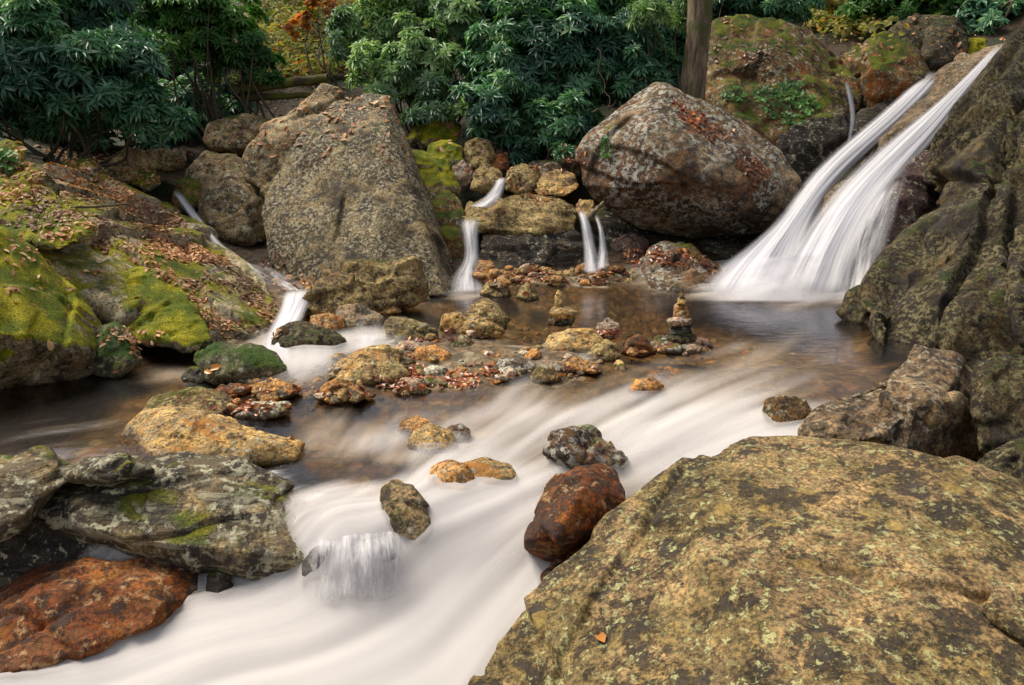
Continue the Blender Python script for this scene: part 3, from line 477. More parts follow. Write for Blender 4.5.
rock('rock', [(66, 478), (84, 462), (112, 456), (140, 459), (154, 472), (112, 484)], 3.95, 'striped', 'low dark stone wedged between the mossy edge rock and the dark banded one', tilt=.6)
rock('boulder', [(-60, 496), (-30, 460), (20, 455), (60, 458), (84, 472), (60, 490), (30, 520), (-10, 545), (-60, 550)], 3.75, 'striped', 'mossy grey rock at the left edge behind the dark banded rock', tilt=.8)
rock('boulder', [(-120, 620), (-90, 520), (-10, 500), (50, 520), (120, 550), (150, 600), (60, 660), (-60, 690)], 3.9, 'wetshade', 'black shaded rock in the hollow under the dark banded rock', thick=.3, bulge=.02, tilt=.1)  # near-black colour stands in for the deep shade of the hollow
rock('boulder', [(-60, 640), (-20, 600), (30, 574), (85, 556), (150, 551), (196, 566), (208, 588), (190, 625), (100, 660), (0, 690), (-60, 700)], Dz(650, -.62), 'rust', 'rusty red-brown boulder at the lower left under the dark banded rock', tilt=.7, strata=.004, sdir=(1, .2, .5), amp=.012, facet=.03, joints=8)
rock('rock', [(205, 592), (208, 576), (218, 570), (230, 576), (234, 592), (220, 600)], (596, -.52), 'wetshade', 'tiny dark stone between the banded rock and the white water')
# rocks in the white water
build_rock('rock', [PT([(524, 542, 3.62), (534, 512, 3.75), (548, 486, 3.9), (570, 468, 4.0), (600, 462, 4.05), (616, 470, 4.0), (629, 498, 3.8), (618, 515, 3.7), (575, 500, 3.6), (583, 486, 3.65), (560, 535, 3.55), (560, 565, 3.85), (600, 545, 3.95), (585, 500, 4.4), (540, 560, 4.1), (622, 520, 4.2)])],
           'rust', 'angular rusty-red rock standing in the white water', amp=.012, facet=.04, smooth=1)
rock('rock', [(543, 452), (552, 434), (572, 425), (590, 428), (612, 448), (628, 464), (600, 474), (560, 468)], (470, -.2), 'browngrey', 'dark brown ridged rock just upstream of the rusty-red one', tilt=.6, facet=.08, strata=.015)
rock('rock', [(380, 505), (382, 488), (396, 481), (412, 486), (424, 505), (432, 530), (424, 545), (402, 542), (388, 525)], (542, -.28), 'pale', 'speckled oval rock on the brink of the small white drop')
rock('rock', [(428, 488), (432, 468), (448, 460), (466, 466), (476, 482), (470, 494), (446, 498)], (494, -.2), 'orange', 'half-drowned orange-brown stone in the milky flow', facet=.02)
rock('rock', [(455, 478), (462, 464), (485, 458), (510, 466), (518, 480), (490, 490)], (488, -.22), 'tan', 'drowned tan stone right of the half-drowned orange-brown one', facet=.02)
rock('rock', [(398, 430), (402, 420), (418, 416), (430, 422), (424, 434), (408, 436)], (434, -.14), 'orange', 'small wet golden stone upstream of the milky flow', facet=.02)
rock('rock', [(408, 446), (414, 430), (430, 424), (450, 432), (456, 446), (440, 454), (418, 453)], (450, -.16), 'tan', 'golden low stone in front of the small wet golden one', facet=.02)
rock('rock', [(444, 438), (448, 428), (460, 424), (470, 430), (470, 440), (458, 443)], (440, -.15), 'browngrey', 'small brown stone beside the golden low stone')
rock('rock', [(540, 598), (543, 578), (556, 562), (575, 548), (600, 545), (606, 560), (590, 580), (565, 600), (548, 606)], Dz(590, -.42), 'rust', 'dark red wet rock pressed against the huge tan boulder', facet=.05)
rock('rock', [(628, 392), (636, 380), (652, 378), (664, 386), (655, 396), (640, 398)], (395, -.09), 'orange', 'orange-brown stone under the riffle', facet=.02)
rock('rock', [(420, 372), (432, 366), (446, 368), (448, 378), (434, 382), (422, 380)], (380, -.07), 'whitish', 'small pale stone behind the leaf heap on the bar')
rock('rock', [(395, 386), (402, 378), (420, 380), (424, 392), (410, 396), (398, 394)], (393, -.09), 'pinkish', 'small pinkish stone at the front edge of the bar')
rock('rock', [(304, 562), (314, 549), (350, 544), (388, 542), (396, 556), (400, 590), (360, 598), (306, 596)], Dz(592, -.47), 'wetshade', 'dark wet lip rock behind the threads of the small white drop', tilt=.08, thick=.5, bulge=.03, facet=.02)
# cairns
gA = 'stones of the tall cairn'; gB = 'stones of the small cairn'
rock('cairn_stone', [(648, 346), (656, 338), (680, 336), (708, 340), (712, 348), (690, 354), (660, 352)], (352, -.03), 'browngrey', 'wide flat reddish slab at the base of the tall cairn', gA, tilt=1.2, cat='stone')
rock('cairn_stone', [(667, 340), (669, 334), (684, 332), (696, 335), (696, 341), (682, 344)], 5.66, 'darkl', 'thin dark slab second from the bottom of the tall cairn', gA, cat='stone')
rock('cairn_stone', [(670, 335), (669, 327), (678, 322), (690, 325), (692, 333), (682, 337)], 5.67, 'wetshade', 'round black stone third from the bottom of the tall cairn', gA, cat='stone')
rock('cairn_stone', [(667, 321), (672, 318), (684, 317), (692, 319), (690, 324), (678, 326), (669, 325)], 5.64, 'pinkish', 'wide pale flat stone halfway up the tall cairn', gA, cat='stone')
rock('cairn_stone', [(673, 319), (674, 306), (680, 301), (687, 306), (689, 317), (681, 320)], 5.68, 'orange', 'pinkish triangular stone upper middle of the tall cairn', gA, facet=.03, cat='stone')
rock('cairn_stone', [(677, 305), (678, 298), (683, 296), (687, 300), (685, 305)], 5.69, 'tan', 'small tan stone second from the top of the tall cairn', gA, facet=.02, cat='stone')
rock('cairn_stone', [(679, 299), (679, 293), (682, 291), (684, 294), (684, 299)], 5.70, 'yellowgrey', 'tiny tip stone on the tall cairn', gA, facet=.02, cat='stone')
rock('cairn_stone', [(548, 324), (550, 316), (564, 314), (575, 318), (572, 325), (558, 326)], (325, -.01), 'darkl', 'dark bottom stone of the small cairn', gB, cat='stone')
rock('cairn_stone', [(549, 312), (553, 307), (566, 307), (578, 312), (576, 317), (562, 318), (552, 316)], 6.3, 'tan', 'flat cream slab in the middle of the small cairn', gB, facet=.02, cat='stone')
rock('cairn_stone', [(555, 307), (555, 297), (558, 290), (562, 292), (563, 302), (561, 308)], 6.32, 'tan', 'upright finger-like stone topping the small cairn', gB, facet=.02, cat='stone')
#---PEBBLES---
_wlc = {}
def WLc(x, y):
    if y > 8.7: return -9.
    k = (round(x, 1), round(y, 1))
    if k not in _wlc: _wlc[k] = WL(*k)[0]
    return _wlc[k]
def in_poly(x, y, poly):
    c = False; n = len(poly)
    for i in range(n):
        x1, y1 = poly[i]; x2, y2 = poly[i-1]
        if (y1 > y) != (y2 > y) and x < (x2-x1)*(y-y1)/(y2-y1)+x1: c = not c
    return c
def poly_pick(poly):
    xs = [a for a, b in poly]; ys = [b for a, b in poly]
    while True:
        x, y = random.uniform(min(xs), max(xs)), random.uniform(min(ys), max(ys))
        if in_poly(x, y, poly): return x, y
def surface_bvh():
    Vs = [np.stack([gx, gy, gz], 1)]; Qs = [gq]; n = len(gx)
    for V, Q in SCATTER: Vs.append(V); Qs.append(Q+n); n += len(V)
    return BVHTree.FromPolygons(np.concatenate(Vs).tolist(), np.concatenate(Qs).tolist())
BVH = surface_bvh()
def cast(px, py):
    d = Vector(P(px, py, 1.)-np.array((0, 0, CZ))).normalized(); r = BVH.ray_cast(Vector((0, 0, CZ)), d, 40)
    return r[0]
def cast_down(x, y, top): return BVH.ray_cast(Vector((x, y, top)), Vector((0, 0, -1)), 10)
def stone_proto(k):
    rs = np.random.default_rng(50+k); bm = bmesh.new(); bmesh.ops.create_icosphere(bm, subdivisions=4, radius=1)
    V = np.array([v.co for v in bm.verts]); q = V*1.1+k*7
    d = 1+.28*pnoise(q, k)+.12*pnoise(q*2.3, k+9)+.03*pnoise(q*6, k+3)
    for _ in range(9):
        a = rs.normal(size=3); a /= np.linalg.norm(a); t = rs.uniform(.62, .9); o = (V*d[:, None])@a; d = np.where(o > t, d*(t+.15*(o-t))/np.maximum(o, 1e-6), d)
    V = V*d[:, None]*np.array((1, rs.uniform(.6, .95), rs.uniform(.35, .7)))
    for v, c in zip(bm.verts, V): v.co = c
    me = bpy.data.meshes.new('pebble'); bm.to_mesh(me); bm.free(); me.polygons.foreach_set('use_smooth', np.ones(len(me.polygons), bool))
    return me
PMS = []
for k in range(8):
    for mt in (('tan', 'orange', 'pinkish', 'pale', 'yellowgrey', 'whitish', 'rust', 'sidestripe')[k], ('pale', 'tan', 'pinkish', 'orange')[k % 4]):
        me = stone_proto(k); me.materials.append(M[mt]); PMS.append(me)
def pebbles(poly, n, smin, smax, label, group, sink=.3):
    for _ in range(n):
        x, y = poly_pick(poly); h = cast(x, y)
        if h is None or h.z > float(WLc(h.x, h.y))+.06+(h.y > 7.6)*.15: continue
        s = random.uniform(smin, smax)*random.choice((.7, 1, 1, 1.3))
        o = bpy.data.objects.new('pebble', random.choice(PMS)); COL.objects.link(o)
        o.location = (h.x, h.y, h.z+s*(.35-sink)); o.scale = (s, s, s); o.rotation_euler = (random.uniform(-.3, .3), random.uniform(-.3, .3), random.uniform(0, 6.3))
        tag(o, label, 'pebble', group)
pebbles([(455, 285), (500, 268), (600, 268), (640, 270), (645, 285), (560, 284), (500, 288)], 80, .03, .09, 'small pebble among wet leaves on the far pool shore', 'pebbles on the far pool shore')
pebbles([(330, 400), (300, 375), (390, 335), (430, 322), (520, 325), (620, 325), (660, 350), (620, 372), (480, 385), (400, 400)], 170, .02, .06, 'small loose pebble on the stone bar in mid stream', 'pebbles on the stone bar')
pebbles([(210, 400), (250, 380), (330, 385), (400, 398), (330, 410), (240, 412)], 60, .02, .05, 'small pebble along the shallow edge below the side cascade', 'pebbles below the side cascade')
pebbles([(640, 355), (700, 340), (840, 350), (800, 380), (660, 392)], 34, .03, .07, 'drowned pebble under the thin riffle right of the tall cairn', 'pebbles under the riffle', .5)
pebbles([(300, 300), (265, 285), (262, 262), (300, 270), (340, 300)], 14, .03, .06, 'pebble among orange leaves beside the side stream', 'pebbles beside the side stream')
#---WATER---
WX, WY, WQ = sheet(np.arange(-6.5, 5.2, .02), np.arange(1.2, 8.9, .02))
def blur(a, it):
    ny = len(np.arange(1.2, 8.9, .02)); a = a.reshape(ny, -1).copy()
    for _ in range(it):
        a[1:-1] = (a[:-2]+2*a[1:-1]+a[2:])/4; a[:, 1:-1] = (a[:, :-2]+2*a[:, 1:-1]+a[:, 2:])/4
    return a.ravel()
wz = blur(WL(WX, WY), 12); fo = blur(np.clip(FOAM(WX, WY), 0, 1), 14); ps = blur(PSI(WX, WY), 20)
sc3 = np.stack([ps*2.2, WY*.9, WX*.15], 1)
und = .022*pnoise(sc3*1.2, 5)+.010*pnoise(sc3*np.array((2.5, 1.6, 1)), 6)
wz = wz + und*(.08+fo)*1.2
keep = GR(WX, WY) < wz+.25
def water_layer(name, dz, mat, fmul, thr, parent=None):
    z = wz+dz*(.4+fo); f = fo*fmul
    kq = WQ[keep[WQ].all(1) & (fo[WQ].max(1) > thr)]
    used = np.unique(kq); mp = np.full(len(WX), -1); mp[used] = np.arange(len(used))
    me = mesh_np(name, np.stack([WX, WY, z], 1)[used], mp[kq], {'foam': f[used], 'flow': np.stack([ps, WY, WX], 1)[used]})
    return link(name, me, mat, parent)
def foam_streaks(B, scale=1., lo=.3, hi=.7):
    fl = B.attr('flow', 'Vector')
    a = B.noise(B.vscale(fl, (2.2*scale, .7, .2)), 1.6, 2, .45, .3); b = B.noise(B.vscale(fl, (9*scale, .8, .3)), 1.8, 3, .5, .3)
    return B.math('ADD', B.math('MULTIPLY', a, .92), B.math('MULTIPLY', b, .08))
B = NB('stream_water'); st = foam_streaks(B); foam = B.attr('foam')
q = B.math('ADD', foam, B.math('MULTIPLY', B.math('SUBTRACT', st, .5), B.ramp(foam, 0., .35, .3, .9)))
ff = B.ramp(q, .18, 1.1, 0., .97)
fl = B.attr('flow', 'Vector'); rip = B.noise(B.vscale(B.pos.outputs['Position'], (2.2, 7, 1)), 2.5, 3, .5); nb = B.bump(rip, .012, .35)
tr = B.n('ShaderNodeBsdfTransparent'); tr.inputs[0].default_value = (.86, .73, .52, 1)
gl = B.n('ShaderNodeBsdfGlossy'); gl.inputs['Roughness'].default_value = .2; B.l(nb, gl.inputs['Normal']); gl.inputs[0].default_value = (.9, .9, .95, 1)
fr = B.n('ShaderNodeFresnel'); fr.inputs[0].default_value = 1.33; B.l(nb, fr.inputs['Normal'])
m1 = B.n('ShaderNodeMixShader'); B.l(B.math('MINIMUM', B.math('ADD', B.math('MULTIPLY', fr.outputs[0], 1.3), .03), 1.), m1.inputs[0]); B.l(tr.outputs[0], m1.inputs[1]); B.l(gl.outputs[0], m1.inputs[2])
fcol = B.mix(B.ramp(st, .35, .65), (.50, .46, .445), (.74, .705, .69)); fcol = B.mix(B.ramp(q, .30, 1.05), (.56, .44, .31), fcol)
fd = B.bsdf(fcol, .7, B.bump(st, .03, .12), .15)
m2 = B.n('ShaderNodeMixShader'); B.l(ff, m2.inputs[0]); B.l(m1.outputs[0], m2.inputs[1]); B.l(fd, m2.inputs[2]); M['water'] = B.done(m2.outputs[0])
B = NB('water_veil'); st = foam_streaks(B, .8); foam = B.attr('foam')
q = B.math('ADD', foam, B.math('MULTIPLY', B.math('SUBTRACT', st, .5), 1.1)); al = B.ramp(q, .35, 1.1, 0., .5)
tr = B.n('ShaderNodeBsdfTransparent'); fd = B.bsdf((.74, .705, .69), .8, None, .1); m2 = B.n('ShaderNodeMixShader'); B.l(al, m2.inputs[0]); B.l(tr.outputs[0], m2.inputs[1]); B.l(fd, m2.inputs[2]); M['veil'] = B.done(m2.outputs[0])
water = tag(water_layer('water', 0, M['water'], 1, -9), 'silky white and amber stream water flowing through the rocks', 'water', kind='structure')
for dz in (.018, .036, .056): water_layer('foam_veil', dz, M['veil'], 1, .3, water)['kind'] = 'structure'
# ribbons of falling water
def fall_mat(name, a0, dens, us, colr=(.74, .73, .74), maxa=.97, ew=.6):
    B = NB(name); uv = B.attr('uvw', 'Vector'); s = B.n('ShaderNodeSeparateXYZ'); B.l(uv, s.inputs[0]); u = s.outputs[0]
    edge = B.math('SUBTRACT', 1., B.math('ABSOLUTE', B.math('SUBTRACT', B.math('MULTIPLY', u, 2.), 1.)))
    n1 = B.noise(B.vscale(uv, (us, .9, 1)), 1., 5, .6, .15); n2 = B.noise(B.vscale(uv, (us*3.5, 1.6, 1)), 1., 4, .6, .1)
    nn = B.math('ADD', B.math('MULTIPLY', n1, .6), B.math('MULTIPLY', n2, .4))
    q = B.math('MULTIPLY', B.math('MULTIPLY', B.ramp(edge, 0., ew), B.math('MULTIPLY', B.ramp(s.outputs[1], 0., .22), B.ramp(s.outputs[1], 2., 1.86))), B.ramp(B.math('ADD', nn, B.math('MULTIPLY', B.attr('dens'), dens)), .32, .72)); al = B.math('MULTIPLY', q, maxa)
    fd = B.bsdf(B.mix(B.ramp(nn, .35, .65), tuple(c*.72 for c in colr[:2])+(colr[2]*.8,), colr), .6, B.bump(nn, .02, .3), .2)
    tr = B.n('ShaderNodeBsdfTransparent'); m2 = B.n('ShaderNodeMixShader'); B.l(al, m2.inputs[0]); B.l(tr.outputs[0], m2.inputs[1]); B.l(fd, m2.inputs[2])
    return B.done(m2.outputs[0])
M['fall'] = fall_mat('falling_water', 0, .42, 9); M['thinfall'] = fall_mat('thin_falling_water', 0, .25, 4, maxa=.78, ew=.9)
M['spray'] = fall_mat('spray', 0, .6, 1.5, maxa=.45, ew=.9); M['dropfall'] = fall_mat('threads_of_falling_water', 0, .5, 7, colr=(.72, .70, .70), maxa=.85, ew=.55)
def resample(L, n):
    L = np.array(L, float); t = np.concatenate([[0], np.cumsum(np.linalg.norm(np.diff(L[:, :2], axis=0), axis=1))]); t /= t[-1]; tt = np.linspace(0, 1, n)
    o = np.stack([np.interp(tt, t, L[:, k]) for k in range(L.shape[1])], 1)
    for _ in range(max(2, n//12)): o[1:-1] = (o[:-2]+2*o[1:-1]+o[2:])/4
    return o
def ribbon(name, A, Bq, nu, nv, bulge, dens=(1, 1), off=0., parent=None, mat='fall', hug=False):
    a = resample(A, nv); b = resample(Bq, nv); V = []; U = []; Dn = []
    wid = np.linalg.norm(P(*a[nv//2][:3])-P(*b[nv//2][:3]))
    for j in range(nv):
        pa, pb = P(*a[j]), P(*b[j])
        for i in range(nu):
            u = i/(nu-1); q = pa*(1-u)+pb*u; back = np.array((0, 0, CZ))-q; back /= np.linalg.norm(back)
            q = q+back*(bulge*math.sin(math.pi*u)+off*(.3+math.sin(math.pi*u))); V.append(q); U.append((u*max(wid, .12)*2.0 if False else u, j/(nv-1)*2, off*9)); Dn.append(dens[0]+(dens[1]-dens[0])*j/(nv-1))
    V = np.array(V); uu = np.array(U); pn = np.stack([uu[:, 0]*7, uu[:, 1]*1.5, 0*uu[:, 0]+off*20], 1)
    V = V+np.array((0, -1, .3))*(.03*min(1, wid)*pnoise(pn, 3))[:, None]
    me = mesh_np(name, V, grid_quads(nu, nv), {'uvw': uu, 'dens': np.array(Dn)}); return link(name, me, M[mat], parent)
def waterfall(label, A, Bq, nu=24, nv=60, bulge=.08, dens=(1, 1), layers=(0, .05), mat='fall', loc=None):
    c = P(*A[-1]); o = empty('waterfall', (0, 0, 0)); tag(o, label, 'waterfall', kind='structure')
    for i, q in enumerate(layers):
        k = (-.10, .03, .14)[i]; A2 = [tuple(a_+(a_-b_)*k*.5 for a_, b_ in zip(a, b)) for a, b in zip(resample(A, 14), resample(Bq, 14))]
        B2 = [tuple(b_+(b_-a_)*k*.5 for a_, b_ in zip(a, b)) for a, b in zip(resample(A, 14), resample(Bq, 14))]
        ribbon('water_curtain', A2, B2, nu, nv, bulge, (dens[0]-.35*i, dens[1]-.3*i), q, o, mat)
    return o
waterfall('upper left stream of the big waterfall sliding past the brown triangular boulder',
          [(926, 70, 11.0), (902, 96, 10.6), (878, 115, 10.3), (857, 132, 10.0), (836, 150, 9.7), (815, 166, 9.4), (800, 180, 9.2), (786, 212, 8.9), (756, 245, 8.6), (718, 262, 8.4), (700, 290, 8.1), (696, 298, 8.0)],
          [(949, 70, 10.8), (932, 90, 10.4), (912, 112, 10.1), (889, 133, 9.8), (865, 154, 9.55), (842, 178, 9.2), (819, 202, 8.9), (812, 225, 8.65), (808, 255, 8.35), (805, 275, 8.2), (805, 292, 8.1), (805, 300, 8.0)], 44, 120, .10, (.7, 1.1), (0, .05, .10))
waterfall('lower right stream of the big waterfall spreading over the sloping ledge',
          [(996, 43, 10.3), (966, 78, 9.95), (928, 110, 9.55), (880, 145, 9.1), (827, 196, 8.7), (806, 228, 8.5), (785, 262, 8.25), (768, 292, 8.05), (764, 300, 7.9)],
          [(1014, 41, 9.9), (984, 68, 9.6), (967, 90, 9.45), (954, 115, 9.2), (935, 142, 8.95), (906, 172, 8.6), (884, 204, 8.3), (862, 245, 8.05), (852, 292, 7.9), (852, 302, 7.75)], 44, 120, .09, (.75, 1.0), (0, .04, .09))
waterfall('thin veil strands over the purple foot of the sloping ledge', [(868, 200, 8.0), (850, 225, 7.9), (838, 260, 7.8), (832, 290, 7.75), (830, 302, 7.6)], [(915, 165, 7.9), (900, 215, 7.6), (890, 260, 7.5), (884, 292, 7.4), (884, 304, 7.2)], 24, 40, .05, (.1, .25), (0,), 'thinfall')
waterfall('low spray spreading at the foot of the big waterfall', [(735, 258, 8.1), (712, 275, 8.0), (690, 292, 7.85), (676, 302, 7.7)], [(835, 250, 7.95), (848, 270, 7.85), (858, 290, 7.7), (862, 303, 7.6)], 40, 30, .15, (.35, .6), (0, .12), 'spray')
waterfall('thin ribbon trickling down the end of the broad mossy boulder', [(843, 80, 10.1), (847, 100, 10.05), (850, 118, 10.), (846, 145, 10.)], [(849, 80, 10.1), (855, 100, 10.05), (857, 118, 10.), (852, 145, 10.)], 10, 40, .02, (.7, .8), (0,), 'thinfall')
waterfall('left centre fall dropping off the flat-topped pale slab', [(456, 218, 8.75), (458, 230, 8.6), (463, 245, 8.5), (464, 262, 8.4), (452, 272, 8.3), (446, 282, 8.2), (444, 293, 8.08)], [(484, 216, 8.7), (480, 228, 8.55), (480, 245, 8.45), (481, 262, 8.35), (482, 272, 8.3), (486, 282, 8.2), (492, 293, 8.08)], 20, 50, .05, (.3, .8), (0, .04), 'thinfall')
waterfall('twin little fall right of the flat-topped pale slab, its left strand', [(576, 209, 8.9), (580, 225, 8.7), (583, 248, 8.6), (582, 274, 8.4)], [(586, 209, 8.9), (592, 225, 8.7), (597, 248, 8.6), (604, 274, 8.4)], 16, 50, .04, (.5, .9), (0, .04), 'thinfall')
waterfall('twin little fall right of the flat-topped pale slab, its right strand', [(592, 214, 8.9), (598, 230, 8.7), (598, 250, 8.6), (590, 272, 8.4)], [(599, 214, 8.9), (605, 230, 8.7), (609, 250, 8.6), (612, 268, 8.4)], 14, 50, .04, (.2, .7), (0,), 'thinfall')
waterfall('upper centre cascade between mossy rocks', [(496, 178, 9.5), (490, 190, 9.2), (480, 200, 9.0), (466, 207, 8.8)], [(508, 176, 9.5), (505, 190, 9.2), (502, 200, 9.0), (492, 208, 8.8)], 16, 40, .05, (.6, .8), (0, .04), 'thinfall')
D0 = Dz(592, -.47)
for (x0, x1, yt, yb, dn, side) in ((292, 404, 546, 600, .12, 'outer'), (318, 416, 542, 594, .08, 'inner')):
    waterfall(side+' threads of the small white drop beside the big dark banded rock', [(x0+4, yt-18, D0+.25), (x0+3, yt, D0-.03), (x0, yt+18, D0-.08), (x0-4, yb+5, D0-.1)], [(x1-4, yt-22, D0+.25), (x1, yt-3, D0-.03), (x1+3, yt+15, D0-.08), (x1+8, yb, D0-.1)], 36, 40, .03, (dn, dn-.1), (.0 if side == 'outer' else .02,), 'dropfall')
waterfall('side stream sliding down the left bank behind the leafy slab', [(168, 190, 9.0), (184, 212, 8.6), (206, 240, 8.1), (224, 260, 7.8), (238, 270, 7.65)], [(180, 188, 9.0), (198, 212, 8.5), (216, 236, 8.0), (238, 258, 7.75), (262, 266, 7.6)], 20, 60, .03, (.6, .5), (0,), 'thinfall')
waterfall('dark glassy slide between the side stream and the side cascade', [(236, 266, 7.66), (252, 280, 7.4), (276, 294, 7.15)], [(262, 262, 7.62), (290, 272, 7.35), (314, 288, 7.1)], 20, 30, .02, (-.25, -.1), (0,), 'thinfall')
waterfall('side cascade tumbling past the blocky flat-topped boulder', [(282, 290, 7.2), (280, 306, 6.95), (268, 328, 6.5), (258, 350, 6.05), (256, 370, 5.85)], [(314, 286, 7.1), (312, 300, 6.9), (304, 318, 6.55), (292, 342, 6.0), (308, 374, 5.8)], 24, 60, .06, (.6, 1.2), (0, .04), 'fall')
waterfall('small gush beside the vertically striped rock', [(345, 335, 6.25), (352, 345, 6.1), (330, 358, 5.95), (300, 372, 5.85)], [(392, 330, 6.2), (388, 342, 6.05), (370, 356, 5.9), (340, 378, 5.8)], 20, 40, .03, (.6, 1.), (0,), 'thinfall')
#---FOLIAGE---
def leaf_mat(name, c1, c2, c3, rough=.35, spec=.5, trans=.25):
    B = NB(name); v = B.attr('var'); col = B.mix(B.ramp(v, 0., .6), c1, c2); col = B.mix(B.ramp(v, .82, 1.), col, c3); pv = B.noise(B.pos.outputs['Position'], 1.3, 3); col = B.mix(1., col, B.mix(B.ramp(pv, .38, .62), (.55, .62, .70), (1.45, 1.35, 1.1)), 'MULTIPLY')
    a = B.bsdf(col, rough, None, spec); t = B.n('ShaderNodeBsdfTranslucent'); B.l(B.mix(1., col, (1.2, 1.3, .5), 'MULTIPLY'), t.inputs[0])
    m = B.n('ShaderNodeMixShader'); m.inputs[0].default_value = trans; B.l(a, m.inputs[1]); B.l(t.outputs[0], m.inputs[2]); return B.done(m.outputs[0])
M['rhodo'] = leaf_mat('rhododendron_leaf', (.035, .12, .065), (.10, .26, .15), (.36, .52, .40), .36, .6, .3)
M['rhodo_light'] = leaf_mat('light_green_leaf', (.11, .23, .09), (.28, .44, .23), (.55, .64, .50), .4, .5, .3)
M['green_leaf'] = leaf_mat('fresh_green_leaf', (.035, .12, .02), (.08, .21, .045), (.18, .32, .09), .45, .4, .3)
M['autumn'] = leaf_mat('autumn_leaf', (.16, .22, .06), (.34, .32, .12), (.6, .22, .05), .6, .3, .4)
M['flame'] = leaf_mat('flame_orange_leaf', (.5, .16, .04), (.7, .28, .07), (.75, .42, .12), .6, .3, .4)
M['dead'] = leaf_mat('dead_leaf', (.22, .09, .04), (.42, .22, .12), (.60, .42, .28), .6, .35, .15)
M['wetdead'] = leaf_mat('wet_dead_leaf', (.16, .045, .02), (.28, .09, .035), (.5, .22, .05), .3, .5, .1)
B = NB('bark'); p = B.pos.outputs['Position']; bn = B.noise(B.vscale(p, (9, 9, 1.6)), 2.5, 6, .65, .4)
col = B.mix(B.ramp(bn, .35, .65), (.09, .065, .04), (.30, .23, .15)); col = B.mix(B.ramp(B.noise(p, 3), .5, .65), col, (.10, .11, .03)); M['bark'] = B.done(B.bsdf(col, .85, B.bump(bn, .03)))
B = NB('twig'); p = B.pos.outputs['Position']; M['twig'] = B.done(B.bsdf(B.mix(B.noise(p, 20), (.04, .03, .02), (.15, .11, .07)), .8))
B = NB('mossy_wood'); p = B.pos.outputs['Position']; bn = B.noise(B.vscale(p, (1.5, 8, 8)), 3, 5, .6)
M['log'] = B.done(B.bsdf(B.mix(B.ramp(B.noise(p, 4, 5), .4, .6), (.07, .05, .03), (.13, .14, .02)), .9, B.bump(bn, .03)))
LEAF_V = np.array([(0, 0, 0), (.28, -.5, .10), (.3, 0, 0), (.28, .5, .10), (.68, -.48, .06), (.7, 0, -.05), (.68, .48, .06), (1, 0, -.16)])
LEAF_Q = np.array([(0, 1, 2, 2), (0, 2, 3, 3), (1, 4, 5, 2), (2, 5, 6, 3), (4, 7, 5, 5), (5, 7, 6, 6)])
LEAF_T = np.array([(0, 1, 2), (0, 2, 3), (1, 4, 2), (4, 5, 2), (2, 5, 6), (2, 6, 3), (4, 7, 5), (5, 7, 6)])
def leaves_mesh(name, pos, dirs, ups, length, width, var):
    """pos: stalk points, dirs: leaf directions, ups: leaf face normals"""
    dirs = dirs/np.linalg.norm(dirs, axis=1)[:, None]; side = np.cross(ups, dirs); side /= np.maximum(1e-6, np.linalg.norm(side, axis=1))[:, None]; up = np.cross(dirs, side)
    n = len(pos); L = LEAF_V; V = pos[:, None]+dirs[:, None]*(L[None, :, 0:1]*length[:, None, None])+side[:, None]*(L[None, :, 1:2]*width[:, None, None])+up[:, None]*(L[None, :, 2:3]*length[:, None, None])
    Q = LEAF_T[None]+(np.arange(n)*8)[:, None, None]
    return mesh_np(name, V.reshape(-1, 3), Q.reshape(-1, 3), {'var': np.repeat(var, 8)})
def tube(segs, r0, r1, sides=6):
    """one continuous tapered tube through the points"""
    segs = np.array(segs, float); n = len(segs); V = []; Q = []
    for i, q in enumerate(segs):
        t = segs[min(n-1, i+1)]-segs[max(0, i-1)]; t /= np.linalg.norm(t)+1e-9; a = np.cross(t, (0, 0, 1) if abs(t[2]) < .9 else (1, 0, 0)); a /= np.linalg.norm(a); b = np.cross(t, a)
        r = r0+(r1-r0)*i/(n-1)
        for k in range(sides): an = 2*math.pi*k/sides; V.append(q+r*(math.cos(an)*a+math.sin(an)*b))
    for i in range(n-1):
        for k in range(sides): Q.append((i*sides+k, i*sides+(k+1) % sides, (i+1)*sides+(k+1) % sides, (i+1)*sides+k))
    return np.array(V), np.array(Q)
def tubes_mesh(name, lst):
    Vs, Qs, n = [], [], 0
    for V, Q in lst: Vs.append(V); Qs.append(Q+n); n += len(V)
    return mesh_np(name, np.concatenate(Vs), np.concatenate(Qs))
def whorls(C, N, nl, ln, rs, droop=.25):
    """leaf rosettes at points C facing N"""
    n = len(C); N = N/np.linalg.norm(N, axis=1)[:, None]; a = np.cross(N, rs.normal(size=(n, 3))); a /= np.linalg.norm(a, axis=1)[:, None]; b = np.cross(N, a)
    ang = (np.arange(nl)/nl*2*math.pi)[None]+rs.uniform(0, 6.3, (n, 1))+rs.normal(0, .2, (n, nl)); el = rs.uniform(-droop, .55, (n, nl))
    d = (a[:, None]*np.cos(ang)[..., None]+b[:, None]*np.sin(ang)[..., None])*np.cos(el)[..., None]+N[:, None]*np.sin(el)[..., None]
    L = ln*rs.uniform(.65, 1.15, (n, nl)); pos = np.repeat(C[:, None], nl, 1); up = np.repeat(N[:, None], nl, 1)+.2*rs.normal(size=(n, nl, 3))
    var = np.clip(rs.uniform(0, 1, (n, 1))*.75+rs.uniform(-.1, .35, (n, nl)), 0, 1)
    return pos.reshape(-1, 3), d.reshape(-1, 3), up.reshape(-1, 3), L.ravel(), var.ravel()
